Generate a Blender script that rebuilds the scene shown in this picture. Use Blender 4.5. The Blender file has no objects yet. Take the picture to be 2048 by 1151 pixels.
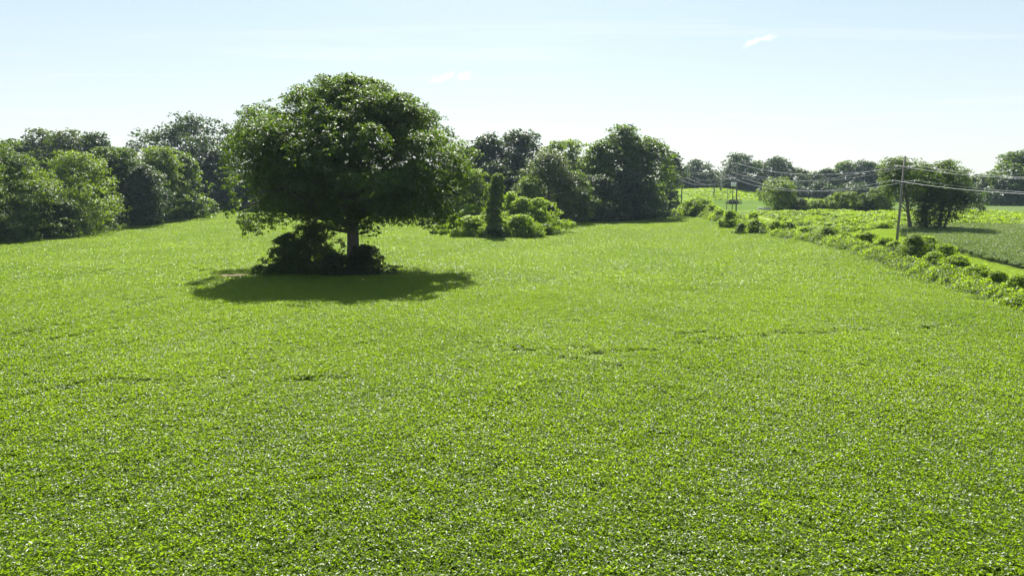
import bpy, math, random
import numpy as np
from mathutils import Vector
R = math.radians
sc = bpy.context.scene
COL = sc.collection

# ------------------------------------------------------------------ camera
F_PX, CU, CV = 1365.0, 1024.0, 575.5      # focal length and centre in photo pixels
HOR = 392.0                                # eye level in the photo
CZ = 8.2                                   # height of the drone above the near soil
PITCH = math.atan((CV - HOR) / F_PX)
cam_d = bpy.data.cameras.new('camera'); cam = bpy.data.objects.new('camera', cam_d); COL.objects.link(cam)
cam_d.sensor_width = 36.0; cam_d.lens = F_PX / 2048 * 36.0
cam_d.clip_start = 0.1; cam_d.clip_end = 9000
cam.location = (0, 0, CZ); cam.rotation_euler = (R(90) - PITCH, 0, 0)
sc.camera = cam

# ------------------------------------------------------------------ sky, sun, exposure
SUN_EL, SUN_AZ = R(51), R(-3)               # azimuth measured from straight ahead towards the right
world = bpy.data.worlds.new('World'); sc.world = world; world.use_nodes = True
wn, wl = world.node_tree.nodes, world.node_tree.links
wn.clear()
def WN(t, **k):
    n = wn.new(t)
    for a, b in k.items(): setattr(n, a, b)
    return n
w_out = WN('ShaderNodeOutputWorld'); w_bg = WN('ShaderNodeBackground'); w_sky = WN('ShaderNodeTexSky')
w_sky.sky_type = 'NISHITA'; w_sky.sun_disc = False
w_sky.sun_elevation = SUN_EL; w_sky.sun_rotation = SUN_AZ
w_sky.altitude = 100; w_sky.air_density = 1.0; w_sky.dust_density = 1.6; w_sky.ozone_density = 1.6
w_bg.inputs['Strength'].default_value = 0.055
# thin cirrus over the whole sky
w_tc = WN('ShaderNodeTexCoord'); w_sep = WN('ShaderNodeSeparateXYZ'); wl.new(w_tc.outputs['Generated'], w_sep.inputs[0])
w_mx = WN('ShaderNodeMath', operation='MAXIMUM'); w_mx.inputs[1].default_value = 0.03; wl.new(w_sep.outputs[2], w_mx.inputs[0])
w_dx = WN('ShaderNodeMath', operation='DIVIDE'); w_dy = WN('ShaderNodeMath', operation='DIVIDE')
wl.new(w_sep.outputs[0], w_dx.inputs[0]); wl.new(w_mx.outputs[0], w_dx.inputs[1])
wl.new(w_sep.outputs[1], w_dy.inputs[0]); wl.new(w_mx.outputs[0], w_dy.inputs[1])
w_cmb = WN('ShaderNodeCombineXYZ'); wl.new(w_dx.outputs[0], w_cmb.inputs[0]); wl.new(w_dy.outputs[0], w_cmb.inputs[1])
w_map = WN('ShaderNodeMapping'); w_map.inputs['Rotation'].default_value = (0, 0, R(14)); w_map.inputs['Scale'].default_value = (0.16, 0.75, 1)
w_map.inputs['Location'].default_value = (3.1, 1.7, 0)
wl.new(w_cmb.outputs[0], w_map.inputs[0])
w_nz = WN('ShaderNodeTexNoise'); w_nz.inputs['Scale'].default_value = 1.5; w_nz.inputs['Detail'].default_value = 7; w_nz.inputs['Roughness'].default_value = 0.62
w_nz.inputs['Distortion'].default_value = 0.6
wl.new(w_map.outputs[0], w_nz.inputs['Vector'])
w_mr = WN('ShaderNodeMapRange'); w_mr.inputs[1].default_value = 0.53; w_mr.inputs[2].default_value = 0.80; w_mr.inputs[3].default_value = 0; w_mr.inputs[4].default_value = 0.5
wl.new(w_nz.outputs['Fac'], w_mr.inputs[0])
# milky summer air, whiter towards the horizon all round
w_el = WN('ShaderNodeMapRange'); w_el.inputs[1].default_value = 0.0; w_el.inputs[2].default_value = 0.24; w_el.inputs[3].default_value = 1; w_el.inputs[4].default_value = 0
wl.new(w_sep.outputs[2], w_el.inputs[0])
w_veil = WN('ShaderNodeMix', data_type='RGBA'); wl.new(w_el.outputs[0], w_veil.inputs[0])
w_veil.inputs[6].default_value = (5.5, 6.9, 6.75, 1); w_veil.inputs[7].default_value = (8.3, 8.3, 8.2, 1)
w_mix = WN('ShaderNodeMix', data_type='RGBA'); w_mix.inputs[0].default_value = 0.54
wl.new(w_sky.outputs[0], w_mix.inputs[6]); wl.new(w_veil.outputs[2], w_mix.inputs[7])
w_cir = WN('ShaderNodeMix', data_type='RGBA'); wl.new(w_mr.outputs[0], w_cir.inputs[0]); wl.new(w_mix.outputs[2], w_cir.inputs[6]); w_cir.inputs[7].default_value = (7.9, 8.0, 8.0, 1)
wl.new(w_cir.outputs[2], w_bg.inputs['Color']); wl.new(w_bg.outputs[0], w_out.inputs['Surface'])

sun_d = bpy.data.lights.new('sun', 'SUN'); sun = bpy.data.objects.new('sun', sun_d); COL.objects.link(sun)
sun_d.energy = 5.0; sun_d.angle = R(0.53); sun_d.color = (1.0, 0.955, 0.88)
sdir = Vector((math.sin(SUN_AZ) * math.cos(SUN_EL), math.cos(SUN_AZ) * math.cos(SUN_EL), math.sin(SUN_EL)))
sun.rotation_euler = sdir.to_track_quat('Z', 'Y').to_euler()
sun.location = (60, 400, 500)

sc.view_settings.view_transform = 'Standard'; sc.view_settings.look = 'None'
sc.view_settings.exposure = 1.3; sc.view_settings.gamma = 1.0; sc.view_settings.use_curve_mapping = False
sc.render.engine = 'CYCLES'
cy = sc.cycles
cy.max_bounces = 7; cy.diffuse_bounces = 3; cy.glossy_bounces = 2; cy.transmission_bounces = 4; cy.volume_bounces = 2; cy.transparent_max_bounces = 8
cy.sample_clamp_indirect = 6; cy.caustics_reflective = False; cy.caustics_refractive = False
cy.use_denoising = True; cy.denoiser = 'OPENIMAGEDENOISE'; cy.denoising_input_passes = 'RGB_ALBEDO_NORMAL'; cy.denoising_prefilter = 'ACCURATE'

# ------------------------------------------------------------------ helpers
def at(u, v, d):
    """point seen at photo pixel (u, v) when it stands d metres ahead of the camera"""
    x, z = (u - CU) / F_PX, -(v - CV) / F_PX
    cp, sp = math.cos(PITCH), math.sin(PITCH)
    yc, zc = cp + z * sp, -sp + z * cp
    k = d / yc
    return (x * k, d, CZ + zc * k)
def pxm(d): return d / F_PX                 # metres per photo pixel

def tag(o, label=None, cat=None, group=None, kind=None):
    if label: o['label'] = label
    if cat: o['category'] = cat
    if group: o['group'] = group
    if kind: o['kind'] = kind
    return o
def empty(name, loc, label, cat, group=None, rz=0.0):
    o = bpy.data.objects.new(name, None); COL.objects.link(o)
    o.location = loc; o.rotation_euler = (0, 0, rz); o.empty_display_size = 0.3
    return tag(o, label, cat, group)
def mesh_np(name, verts, faces, mat=None, attrs=None, smooth=False):
    """verts (n,3); faces a list of (k,m) integer arrays"""
    me = bpy.data.meshes.new(name)
    verts = np.ascontiguousarray(verts, np.float32)
    me.vertices.add(len(verts)); me.vertices.foreach_set('co', verts.ravel())
    faces = [np.asarray(f, np.int32) for f in faces if len(f)]
    loops = np.concatenate([f.ravel() for f in faces]); tot = np.concatenate([np.full(len(f), f.shape[1], np.int32) for f in faces])
    start = np.concatenate([[0], np.cumsum(tot)[:-1]]).astype(np.int32)
    me.loops.add(len(loops)); me.loops.foreach_set('vertex_index', loops)
    me.polygons.add(len(tot)); me.polygons.foreach_set('loop_start', start); me.polygons.foreach_set('loop_total', tot)
    if smooth: me.polygons.foreach_set('use_smooth', np.ones(len(tot), bool))
    me.update(calc_edges=True)
    for k, (ty, dat) in (attrs or {}).items():
        a = me.attributes.new(k, ty, 'POINT')
        a.data.foreach_set('value' if ty in ('FLOAT', 'INT') else ('color' if ty == 'FLOAT_COLOR' else 'vector'), np.ascontiguousarray(dat).ravel())
    if mat: me.materials.append(mat)
    return me
def link(name, me, parent=None, loc=None):
    o = bpy.data.objects.new(name, me); COL.objects.link(o)
    if parent: o.parent = parent
    if loc is not None: o.location = loc
    return o
class MB:
    """collects tubes, boxes and lathes into one mesh"""
    def __init__(s): s.v, s.f, s.n = [], {}, 0
    def add(s, v, fs):
        for f in fs: s.f.setdefault(len(f), []).append([i + s.n for i in f])
        s.v.append(np.asarray(v, float).reshape(-1, 3)); s.n += len(s.v[-1])
    def tube(s, pts, rad, seg=7, caps=True):
        pts = [Vector(p) for p in pts]; n = len(pts); V = []
        rad = [rad] * n if isinstance(rad, (int, float)) else rad
        ref = None
        for i, p in enumerate(pts):
            t = (pts[min(i + 1, n - 1)] - pts[max(i - 1, 0)]).normalized()
            if ref is None: ref = Vector((1, 0, 0)) if abs(t.x) < 0.8 else Vector((0, 1, 0))
            a = (ref - t * ref.dot(t)).normalized(); ref = a; b = t.cross(a)
            for k in range(seg):
                th = 2 * math.pi * k / seg
                V.append(p + (a * math.cos(th) + b * math.sin(th)) * rad[i])
        fs = []
        for i in range(n - 1):
            for k in range(seg):
                k2 = (k + 1) % seg
                fs.append((i * seg + k, i * seg + k2, (i + 1) * seg + k2, (i + 1) * seg + k))
        if caps:
            fs.append(tuple(range(seg))[::-1]); fs.append(tuple((n - 1) * seg + k for k in range(seg)))
        s.add([tuple(p) for p in V], fs)
    def box(s, c, sz, rz=0.0):
        V = []
        for dx in (-.5, .5):
            for dy in (-.5, .5):
                for dz in (-.5, .5):
                    x, y = dx * sz[0], dy * sz[1]
                    V.append((c[0] + x * math.cos(rz) - y * math.sin(rz), c[1] + x * math.sin(rz) + y * math.cos(rz), c[2] + dz * sz[2]))
        s.add(V, [(0, 1, 3, 2), (4, 6, 7, 5), (0, 4, 5, 1), (2, 3, 7, 6), (0, 2, 6, 4), (1, 5, 7, 3)])
    def mesh(s, name, mat, smooth=True):
        return mesh_np(name, np.concatenate(s.v), [np.array(f) for f in s.f.values()], mat, smooth=smooth)

# ------------------------------------------------------------------ materials
def newmat(name):
    m = bpy.data.materials.new(name); m.use_nodes = True
    nt = m.node_tree; nt.nodes.clear(); return m, nt.nodes, nt.links
def leafmat(name, ca, cb, ta, tb, tmix=0.42, rough=0.45, spec=0.4, inst=0.0):
    """ca..cb: reflected colour range, ta..tb: colour of light coming through the leaf"""
    m, N, L = newmat(name)
    out = N.new('ShaderNodeOutputMaterial'); mx = N.new('ShaderNodeMixShader'); pr = N.new('ShaderNodeBsdfPrincipled'); tr = N.new('ShaderNodeBsdfTranslucent')
    at_ = N.new('ShaderNodeAttribute'); at_.attribute_name = 'tint'
    fac = at_.outputs['Fac']
    if inst:
        oi = N.new('ShaderNodeObjectInfo'); ma = N.new('ShaderNodeMath'); ma.operation = 'MULTIPLY_ADD'
        L.new(oi.outputs['Random'], ma.inputs[0]); ma.inputs[1].default_value = inst
        su = N.new('ShaderNodeMath'); su.operation = 'MULTIPLY'; su.inputs[1].default_value = 1 - inst
        L.new(fac, su.inputs[0]); L.new(su.outputs[0], ma.inputs[2])
        nz = N.new('ShaderNodeTexNoise'); nz.inputs['Scale'].default_value = 0.085; nz.inputs['Detail'].default_value = 4; L.new(oi.outputs['Location'], nz.inputs['Vector'])
        pv = N.new('ShaderNodeMath'); pv.operation = 'MULTIPLY_ADD'; L.new(nz.outputs['Fac'], pv.inputs[0]); pv.inputs[1].default_value = 1.5; pv.inputs[2].default_value = -.75
        ad = N.new('ShaderNodeMath'); ad.operation = 'ADD'; ad.use_clamp = True; L.new(ma.outputs[0], ad.inputs[0]); L.new(pv.outputs[0], ad.inputs[1]); fac = ad.outputs[0]
    def mixc(a, b):
        q = N.new('ShaderNodeMix'); q.data_type = 'RGBA'; L.new(fac, q.inputs[0])
        q.inputs[6].default_value = (*a, 1); q.inputs[7].default_value = (*b, 1); return q.outputs[2]
    L.new(mixc(ca, cb), pr.inputs['Base Color']); L.new(mixc(ta, tb), tr.inputs['Color'])
    pr.inputs['Roughness'].default_value = rough; pr.inputs['Specular IOR Level'].default_value = spec
    mx.inputs[0].default_value = tmix
    L.new(pr.outputs[0], mx.inputs[1]); L.new(tr.outputs[0], mx.inputs[2]); L.new(mx.outputs[0], out.inputs[0])
    return m
def plainmat(name, ca, cb, scale=6.0, rough=0.8, stretch=(1, 1, 1), bump=0.3, metal=0.0, bscale=None):
    m, N, L = newmat(name)
    out = N.new('ShaderNodeOutputMaterial'); pr = N.new('ShaderNodeBsdfPrincipled')
    tc = N.new('ShaderNodeTexCoord'); mp = N.new('ShaderNodeMapping'); mp.inputs['Scale'].default_value = stretch
    nz = N.new('ShaderNodeTexNoise'); nz.inputs['Scale'].default_value = scale; nz.inputs['Detail'].default_value = 6; nz.inputs['Roughness'].default_value = 0.65
    L.new(tc.outputs['Object'], mp.inputs[0]); L.new(mp.outputs[0], nz.inputs['Vector'])
    rp = N.new('ShaderNodeValToRGB'); rp.color_ramp.elements[0].position = 0.3; rp.color_ramp.elements[1].position = 0.7
    rp.color_ramp.elements[0].color = (*ca, 1); rp.color_ramp.elements[1].color = (*cb, 1)
    L.new(nz.outputs['Fac'], rp.inputs[0]); L.new(rp.outputs[0], pr.inputs['Base Color'])
    bp = N.new('ShaderNodeBump'); bp.inputs['Strength'].default_value = bump; bp.inputs['Distance'].default_value = 0.05
    L.new(nz.outputs['Fac'], bp.inputs['Height']); L.new(bp.outputs[0], pr.inputs['Normal'])
    pr.inputs['Roughness'].default_value = rough; pr.inputs['Metallic'].default_value = metal
    L.new(pr.outputs[0], out.inputs[0]); return m

M = {}
M['soy'] = leafmat('soy_leaf', (0.068, 0.114, 0.005), (0.111, 0.164, 0.011), (0.205, 0.335, 0.006), (0.32, 0.47, 0.014), 0.54, 0.42, 0.66, 0.25)
M['soy_sheen'] = leafmat('soy_leaf_sheen_tint', (0.105, 0.160, 0.055), (0.15, 0.205, 0.08), (0.17, 0.26, 0.03), (0.26, 0.35, 0.05), 0.34, 0.55, 0.4, 0.25)  # soy leaf with the pale bluish grazing sheen put into its base colour
M['vine'] = leafmat('vine_leaf', (0.054, 0.100, 0.006), (0.086, 0.138, 0.010), (0.30, 0.48, 0.004), (0.44, 0.62, 0.010), 0.53, 0.5, 0.4)
M['weed'] = leafmat('weed_leaf', (0.060, 0.108, 0.006), (0.095, 0.150, 0.012), (0.32, 0.50, 0.004), (0.46, 0.64, 0.010), 0.52, 0.5, 0.45, 0.3)
M['oak'] = leafmat('oak_leaf', (0.019, 0.042, 0.008), (0.040, 0.076, 0.014), (0.10, 0.19, 0.005), (0.22, 0.36, 0.010), 0.40, 0.5, 0.35)
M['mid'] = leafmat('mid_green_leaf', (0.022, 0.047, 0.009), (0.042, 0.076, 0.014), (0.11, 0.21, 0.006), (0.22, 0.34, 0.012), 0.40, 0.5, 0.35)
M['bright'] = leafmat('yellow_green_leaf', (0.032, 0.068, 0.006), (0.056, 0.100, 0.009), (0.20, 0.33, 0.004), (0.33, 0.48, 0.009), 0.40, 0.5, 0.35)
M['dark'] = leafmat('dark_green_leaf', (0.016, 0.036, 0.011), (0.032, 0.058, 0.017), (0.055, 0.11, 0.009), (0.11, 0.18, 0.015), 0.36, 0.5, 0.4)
M['grey'] = leafmat('grey_green_leaf', (0.032, 0.054, 0.019), (0.055, 0.082, 0.028), (0.10, 0.16, 0.014), (0.17, 0.24, 0.022), 0.38, 0.5, 0.45)
M['grass'] = leafmat('mown_grass', (0.13, 0.20, 0.035), (0.17, 0.24, 0.05), (0.34, 0.50, 0.03), (0.44, 0.58, 0.06), 0.46, 0.55, 0.2, 0.3)
M['bark'] = plainmat('bark', (0.05, 0.043, 0.036), (0.13, 0.118, 0.10), 5.0, 0.9, (3, 3, 0.5), 0.8)
M['dead'] = plainmat('dead_wood', (0.22, 0.20, 0.18), (0.34, 0.32, 0.29), 5.0, 0.9, (3, 3, 0.5), 0.5)
M['pole'] = plainmat('weathered_pole_wood', (0.10, 0.092, 0.08), (0.19, 0.178, 0.158), 4.0, 0.85, (6, 6, 0.4), 0.4)
M['poledark'] = plainmat('tarred_pole_wood', (0.06, 0.05, 0.045), (0.12, 0.10, 0.09), 4.0, 0.85, (6, 6, 0.4), 0.4)
M['wire'] = plainmat('aluminium_wire', (0.26, 0.27, 0.28), (0.33, 0.34, 0.35), 3.0, 0.6, (1, 1, 1), 0.0, 0.3)
M['ceramic'] = plainmat('insulator_ceramic', (0.62, 0.64, 0.66), (0.75, 0.76, 0.77), 3.0, 0.3, (1, 1, 1), 0.0)
M['tank'] = plainmat('galvanised_tank', (0.55, 0.57, 0.58), (0.66, 0.68, 0.69), 3.0, 0.5, (1, 1, 1), 0.1)
M['bale'] = plainmat('bale_straw', (0.36, 0.35, 0.31), (0.56, 0.55, 0.50), 7.0, 0.9, (1, 4, 4), 0.6)

# ------------------------------------------------------------------ terrain
CROP = 0.68
ctrl = []
def cp_(u, v, d, lift=0.0):
    p = at(u, v, d); ctrl.append((p[0], p[1], p[2] - lift))
for x in (-40, -20, 0, 20, 40):
    for y in (-30, 5, 30): ctrl.append((x, y, 0.0))
for x, y, z in ((0, 50, 0.05), (-120, 0, -.5), (120, 0, 0.5), (-130, 90, 0), (-130, 180, 4), (-120, 300, 8), (0, 260, 6), (-60, 260, 7), (0, 400, 11), (-200, 400, 10),
                (200, 400, 9), (200, 120, 2.5), (180, 30, 1.0), (-200, 40, -1), (100, 350, 10.5), (240, 250, 4.5)):
    ctrl.append((x, y, z))
for u, v, d in ((0, 480, 110), (200, 456, 132), (420, 423, 182), (520, 424, 185), (800, 431, 175), (890, 437, 158), (985, 473, 112), (1105, 449, 135), (1330, 432, 165), (1400, 432, 165),
                (2048, 612, 47), (1820, 535, 70), (1640, 487, 97), (1500, 464, 122), (1425, 441, 152), (2048, 467, 104), (700, 545, 67)):
    cp_(u, v, d, CROP)
for u, v, d in ((1793, 488, 90), (1472, 432, 150), (1850, 460, 112), (2048, 426, 165), (1700, 426, 165), (1520, 423, 180), (1452, 424, 190), (1340, 418, 225), (1350, 381, 320), (1430, 378, 310),
                (1530, 386, 310), (1600, 400, 290), (1427, 396, 270), (1960, 412, 230), (2048, 412, 230)):
    cp_(u, v, d)
for a in np.linspace(0, 2 * math.pi, 16, endpoint=False):
    ctrl.append((650 * math.cos(a), 150 + 650 * math.sin(a), 10.0 if math.sin(a) > -0.2 else 0.0))
ctrl = np.array(ctrl)
def _phi(r2): return 0.5 * r2 * np.log(np.maximum(r2, 1e-12))
_S = 100.0
def _fit():
    P = ctrl[:, :2] / _S; n = len(P)
    K = _phi(((P[:, None] - P[None]) ** 2).sum(-1)) + np.eye(n) * 0.004
    A = np.zeros((n + 3, n + 3)); A[:n, :n] = K; A[:n, n] = 1; A[:n, n + 1:] = P; A[n, :n] = 1; A[n + 1:, :n] = P.T
    return np.linalg.solve(A, np.concatenate([ctrl[:, 2], np.zeros(3)])), P
_W, _P = _fit()
def hgt(x, y):
    x = np.atleast_1d(np.asarray(x, float)).ravel(); y = np.atleast_1d(np.asarray(y, float)).ravel()
    rr = np.hypot(x, y - 150); k = np.minimum(1.0, 600.0 / np.maximum(rr, 1e-6))
    X, Y = x * k, 150 + (y - 150) * k
    q = np.stack([X, Y], 1) / _S; out = np.empty(len(q))
    for s in range(0, len(q), 40000):
        e = q[s:s + 40000]
        out[s:s + 40000] = _phi(((e[:, None] - _P[None]) ** 2).sum(-1)) @ _W[:-3] + _W[-3] + e @ _W[-2:]
    out += 0.10 * np.sin(x * 0.11 + 1.3) * np.sin(y * 0.093 + .4) + 0.05 * np.sin(x * 0.31 + y * .12) * np.sin(y * 0.27 - x * .1 + 2)
    return out
def h1(x, y): return float(hgt(x, y)[0])
def hit(u, v, lift=0.0):
    """where the sight line through pixel (u, v) meets the ground (plus lift)"""
    ds = np.concatenate([np.arange(5, 120, 0.5), np.arange(120, 400, 2)])
    p = np.array([at(u, v, d) for d in ds]); g = hgt(p[:, 0], p[:, 1]) + lift
    i = np.argmax(p[:, 2] < g); return (p[i, 0], p[i, 1])

# plan of the place: where the fields, the hedge and the lane run
_hy = np.array([-60, 20, 47, 70, 97, 122, 152, 172, 230]); _hx = np.array([30, 32.5, 36, 41.5, 45.2, 45.0, 45.6, 47.5, 52])
def hedge_x(y): return np.interp(y, _hy, _hx)
def left_x(y): return np.interp(y, [0, 110, 132, 182, 200], [-84, -82, -79.5, -80.5, -80.5])
def back_y(x): return np.interp(x, [-90, -64, -25, -15.7, -12, -8, -3, 2, 7.5, 20, 37, 44, 60], [186, 188, 178, 158, 124, 118, 113, 114, 134, 150, 164, 168, 168])
def field2_x(y): return np.interp(y, [0, 47, 60, 75, 90, 105, 118], [50, 51, 51.5, 52, 54, 60, 66])    # edge of the second field along the lane
def weed_near(x): return np.interp(x, [50, 60, 75, 90, 130], [112, 117, 119, 119, 120])
WEED_FAR = 163.0
def sm(e0, e1, x): t = np.clip((x - e0) / (e1 - e0), 0, 1); return t * t * (3 - 2 * t)
def wob(x, y, s=1.0): return np.sin(x * .9 * s + 1) * np.sin(y * .7 * s + 2) + .6 * np.sin(x * 2.3 * s - y * 1.1 * s) + .4 * np.sin(y * 3.1 * s + x * 1.7 * s)

def ground_colour(x, y):
    n = len(x); c = np.tile(np.array([0.085, 0.135, 0.028]), (n, 1))          # rough grass everywhere else
    def put(m, col): c[:] = c * (1 - m[:, None]) + np.array(col) * m[:, None]
    w = wob(x, y)
    # woodland floor
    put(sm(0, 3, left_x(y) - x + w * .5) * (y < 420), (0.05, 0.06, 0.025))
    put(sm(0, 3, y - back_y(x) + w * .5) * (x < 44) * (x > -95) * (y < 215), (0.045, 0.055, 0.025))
    # crop field soil
    inf = sm(-.5, 1.0, x - left_x(y)) * sm(-.5, .5, hedge_x(y) - 1.2 - x) * sm(-1, .5, back_y(x) - y)
    put(inf, (0.085, 0.13, 0.022))
    # lane of mown grass beside the hedge
    lane = sm(0, .6, x - hedge_x(y)) * sm(0, .8, np.where(y < 118, field2_x(y), hedge_x(y) + 9) - x) * (y < 235)
    put(lane, (0.27, 0.38, 0.10))
    tr = np.minimum(np.abs(x - hedge_x(y) - 5.2), np.abs(x - hedge_x(y) - 7.0))
    put(lane * (1 - sm(.25, .7, tr)) * (y > 30), (0.38, 0.40, 0.20))
    # second field
    put(sm(0, .6, x - field2_x(y)) * sm(-.6, .6, weed_near(x) - y + w * .5), (0.06, 0.085, 0.03))
    # weedy strip, and the hill beyond
    put(sm(-.6, .6, y - weed_near(x)) * sm(0, 1, WEED_FAR - y) * sm(0, 1, x - hedge_x(y) - 8), (0.14, 0.22, 0.025))
    put(sm(0, 1.5, y - WEED_FAR) * (y < 186) * sm(0, 1, x - hedge_x(y) - 9), (0.12, 0.165, 0.06))
    hill = sm(0, 2, y - 200) * sm(0, 2, x - hedge_x(y) - 8 - (y - 200) * .12) * (x < 150) * (y < 330)
    put(hill, (0.12, 0.19, 0.045))
    put(hill * sm(-3, 3, y - 262 - w * .6), (0.21, 0.32, 0.035))
    put(sm(0, 1.5, y - 185) * (1 - hill) * (x > hedge_x(y) - 2) * (x < 95) * (y < 300), (0.17, 0.25, 0.05))
    put(sm(0, 3, x - 110) * sm(0, 3, y - 163) * (y < 228), (0.13, 0.18, 0.07))
    # bare soil by the oak, dry bank seen through the trees on the left
    e = ((x + 28.0) / 3.4) ** 2 + ((y - 68.3) / 4.2) ** 2
    put(1 - sm(.5, 1.2, e + w * .15), (0.20, 0.165, 0.115))
    e = ((x + 84) / 9) ** 2 + ((y - 196) / 6) ** 2
    put(1 - sm(.5, 1.2, e), (0.42, 0.36, 0.19))
    e = ((x - 38) / 6) ** 2 + ((y - 196) / 8) ** 2
    put(1 - sm(.5, 1.2, e), (0.40, 0.34, 0.2))
    return c
def axis(lo, hi, step, far):
    g = np.arange(lo, hi + step * .5, step)
    o = step * 1.25 ** np.arange(1, 60); o = np.cumsum(o); o = o[o < far]; o = np.append(o, far)
    return np.concatenate([lo - o[::-1], g, hi + o])
gx, gy = axis(-125, 165, 1.2, 3500), axis(-8, 345, 1.2, 3500)
GX, GY = np.meshgrid(gx, gy); nx, ny = len(gx), len(gy)
gz = hgt(GX.ravel(), GY.ravel())
ii = (np.arange(ny - 1)[:, None] * nx + np.arange(nx - 1)[None]).ravel()
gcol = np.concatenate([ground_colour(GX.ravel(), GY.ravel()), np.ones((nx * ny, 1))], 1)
def groundmat():
    m, N, L = newmat('ground'); out = N.new('ShaderNodeOutputMaterial'); pr = N.new('ShaderNodeBsdfPrincipled')
    a = N.new('ShaderNodeAttribute'); a.attribute_name = 'soil'
    tc = N.new('ShaderNodeTexCoord')
    n1 = N.new('ShaderNodeTexNoise'); n1.inputs['Scale'].default_value = 1.7; n1.inputs['Detail'].default_value = 9; n1.inputs['Roughness'].default_value = 0.75
    n2 = N.new('ShaderNodeTexNoise'); n2.inputs['Scale'].default_value = 0.09; n2.inputs['Detail'].default_value = 4
    L.new(tc.outputs['Object'], n1.inputs['Vector']); L.new(tc.outputs['Object'], n2.inputs['Vector'])
    r1 = N.new('ShaderNodeMapRange'); r1.inputs[1].default_value = .3; r1.inputs[2].default_value = .7; r1.inputs[3].default_value = .45; r1.inputs[4].default_value = 1.05
    r2 = N.new('ShaderNodeMapRange'); r2.inputs[1].default_value = .3; r2.inputs[2].default_value = .7; r2.inputs[3].default_value = .85; r2.inputs[4].default_value = 1.15
    L.new(n1.outputs['Fac'], r1.inputs[0]); L.new(n2.outputs['Fac'], r2.inputs[0])
    mu = N.new('ShaderNodeMath'); mu.operation = 'MULTIPLY'; L.new(r1.outputs[0], mu.inputs[0]); L.new(r2.outputs[0], mu.inputs[1])
    vm = N.new('ShaderNodeVectorMath'); vm.operation = 'SCALE'; L.new(a.outputs['Color'], vm.inputs[0]); L.new(mu.outputs[0], vm.inputs['Scale'])
    L.new(vm.outputs[0], pr.inputs['Base Color']); pr.inputs['Roughness'].default_value = 0.95; pr.inputs['Specular IOR Level'].default_value = 0.0
    bp = N.new('ShaderNodeBump'); bp.inputs['Strength'].default_value = 0.9; bp.inputs['Distance'].default_value = 0.12
    L.new(n1.outputs['Fac'], bp.inputs['Height']); L.new(bp.outputs[0], pr.inputs['Normal']); L.new(pr.outputs[0], out.inputs[0]); return m
M['ground'] = groundmat()
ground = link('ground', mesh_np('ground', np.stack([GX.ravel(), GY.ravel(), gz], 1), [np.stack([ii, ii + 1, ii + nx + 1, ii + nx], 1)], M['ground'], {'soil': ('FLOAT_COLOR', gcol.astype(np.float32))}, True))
tag(ground, 'rolling farmland ground under the crop, the grass lane and the woods', 'ground', kind='structure')

# ------------------------------------------------------------------ leaves, crowns, trunks
def unit(a): return a / np.maximum(np.linalg.norm(a, axis=-1, keepdims=True), 1e-9)
def leaf_quads(rng, pos, nrm, size, aspect=0.62, fold=0.18):
    """one folded four-cornered leaf per point"""
    n = len(pos); t = unit(np.cross(nrm, rng.normal(size=(n, 3)))); b = np.cross(nrm, t)
    L = (size * rng.uniform(.65, 1.35, n))[:, None]; W = L * aspect * .5
    v = np.stack([pos - t * L * .5, pos + b * W + nrm * W * fold * 2 + t * L * .05, pos + t * L * .5 - nrm * L * .12, pos - b * W + nrm * W * fold * 2 + t * L * .05], 1).reshape(-1, 3)
    i = np.arange(n)[:, None] * 4
    return v, i + np.arange(4)[None]
PROF = {
    'dome':  ([0, .1, .3, .55, .75, .9, 1], [.72, .92, 1, .95, .76, .46, .1]),
    'edge':  ([0, .1, .3, .55, .75, .9, 1], [.80, .95, 1, .92, .72, .45, .12]),
    'oval':  ([0, .15, .4, .65, .85, 1], [.40, .78, 1, .88, .58, .12]),
    'broad': ([0, .12, .3, .5, .7, .88, 1], [.45, .75, .95, 1, .9, .6, .15]),
    'cone':  ([0, .15, .4, .65, .85, 1], [.85, 1, .82, .58, .32, .06]),
    'mound': ([0, .2, .5, .75, .92, 1], [1, .97, .82, .58, .3, .05]),
}
def lobed_leaves(rng, C, lr, n, leaf, centre, up=.55, sub=.33, spray=.56, dens=21):
    """leaves gathered in flat sprays on the outer and upper faces of the lobes C (radius lr)"""
    ns = np.maximum(6, (dens * (lr / lr.mean()) ** 1.3)).astype(int); own = np.repeat(np.arange(len(lr)), ns); m = len(own)
    outw = unit(C - centre)[own]
    d = unit(rng.normal(size=(m, 3)) * .8 + outw * .6 + np.array([0, 0, .4]))
    sc_ = C[own] + d * (lr[own] * rng.uniform(.6, 1.2, m))[:, None] * np.array([1, 1, .85])
    sr = sub * lr[own] * rng.uniform(.6, 1.35, m)
    w = sr ** 2; cnt = rng.multinomial(n, w / w.sum()); o2 = np.repeat(np.arange(m), cnt); n = len(o2)
    q = rng.normal(size=(n, 3)); q = unit(q) * rng.uniform(size=(n, 1)) ** .45
    dn = d[o2]; q -= dn * (q * dn).sum(1, keepdims=True) * .35                       # sprays lie along the lobe face
    p = sc_[o2] + q * sr[o2][:, None] * np.array([1.1, 1.1, spray])
    nr = unit(dn * .5 + np.array([0, 0, up]) + q * .35 + rng.normal(size=(n, 3)) * .5)
    v, f = leaf_quads(rng, p, nr, leaf)
    lt = rng.uniform(0, 1, len(lr))[own][o2] * .35 + rng.uniform(0, 1, m)[o2] * .3 + rng.uniform(0, 1, n) * .35
    return v, f, np.repeat(lt, 4).astype(np.float32)
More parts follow.
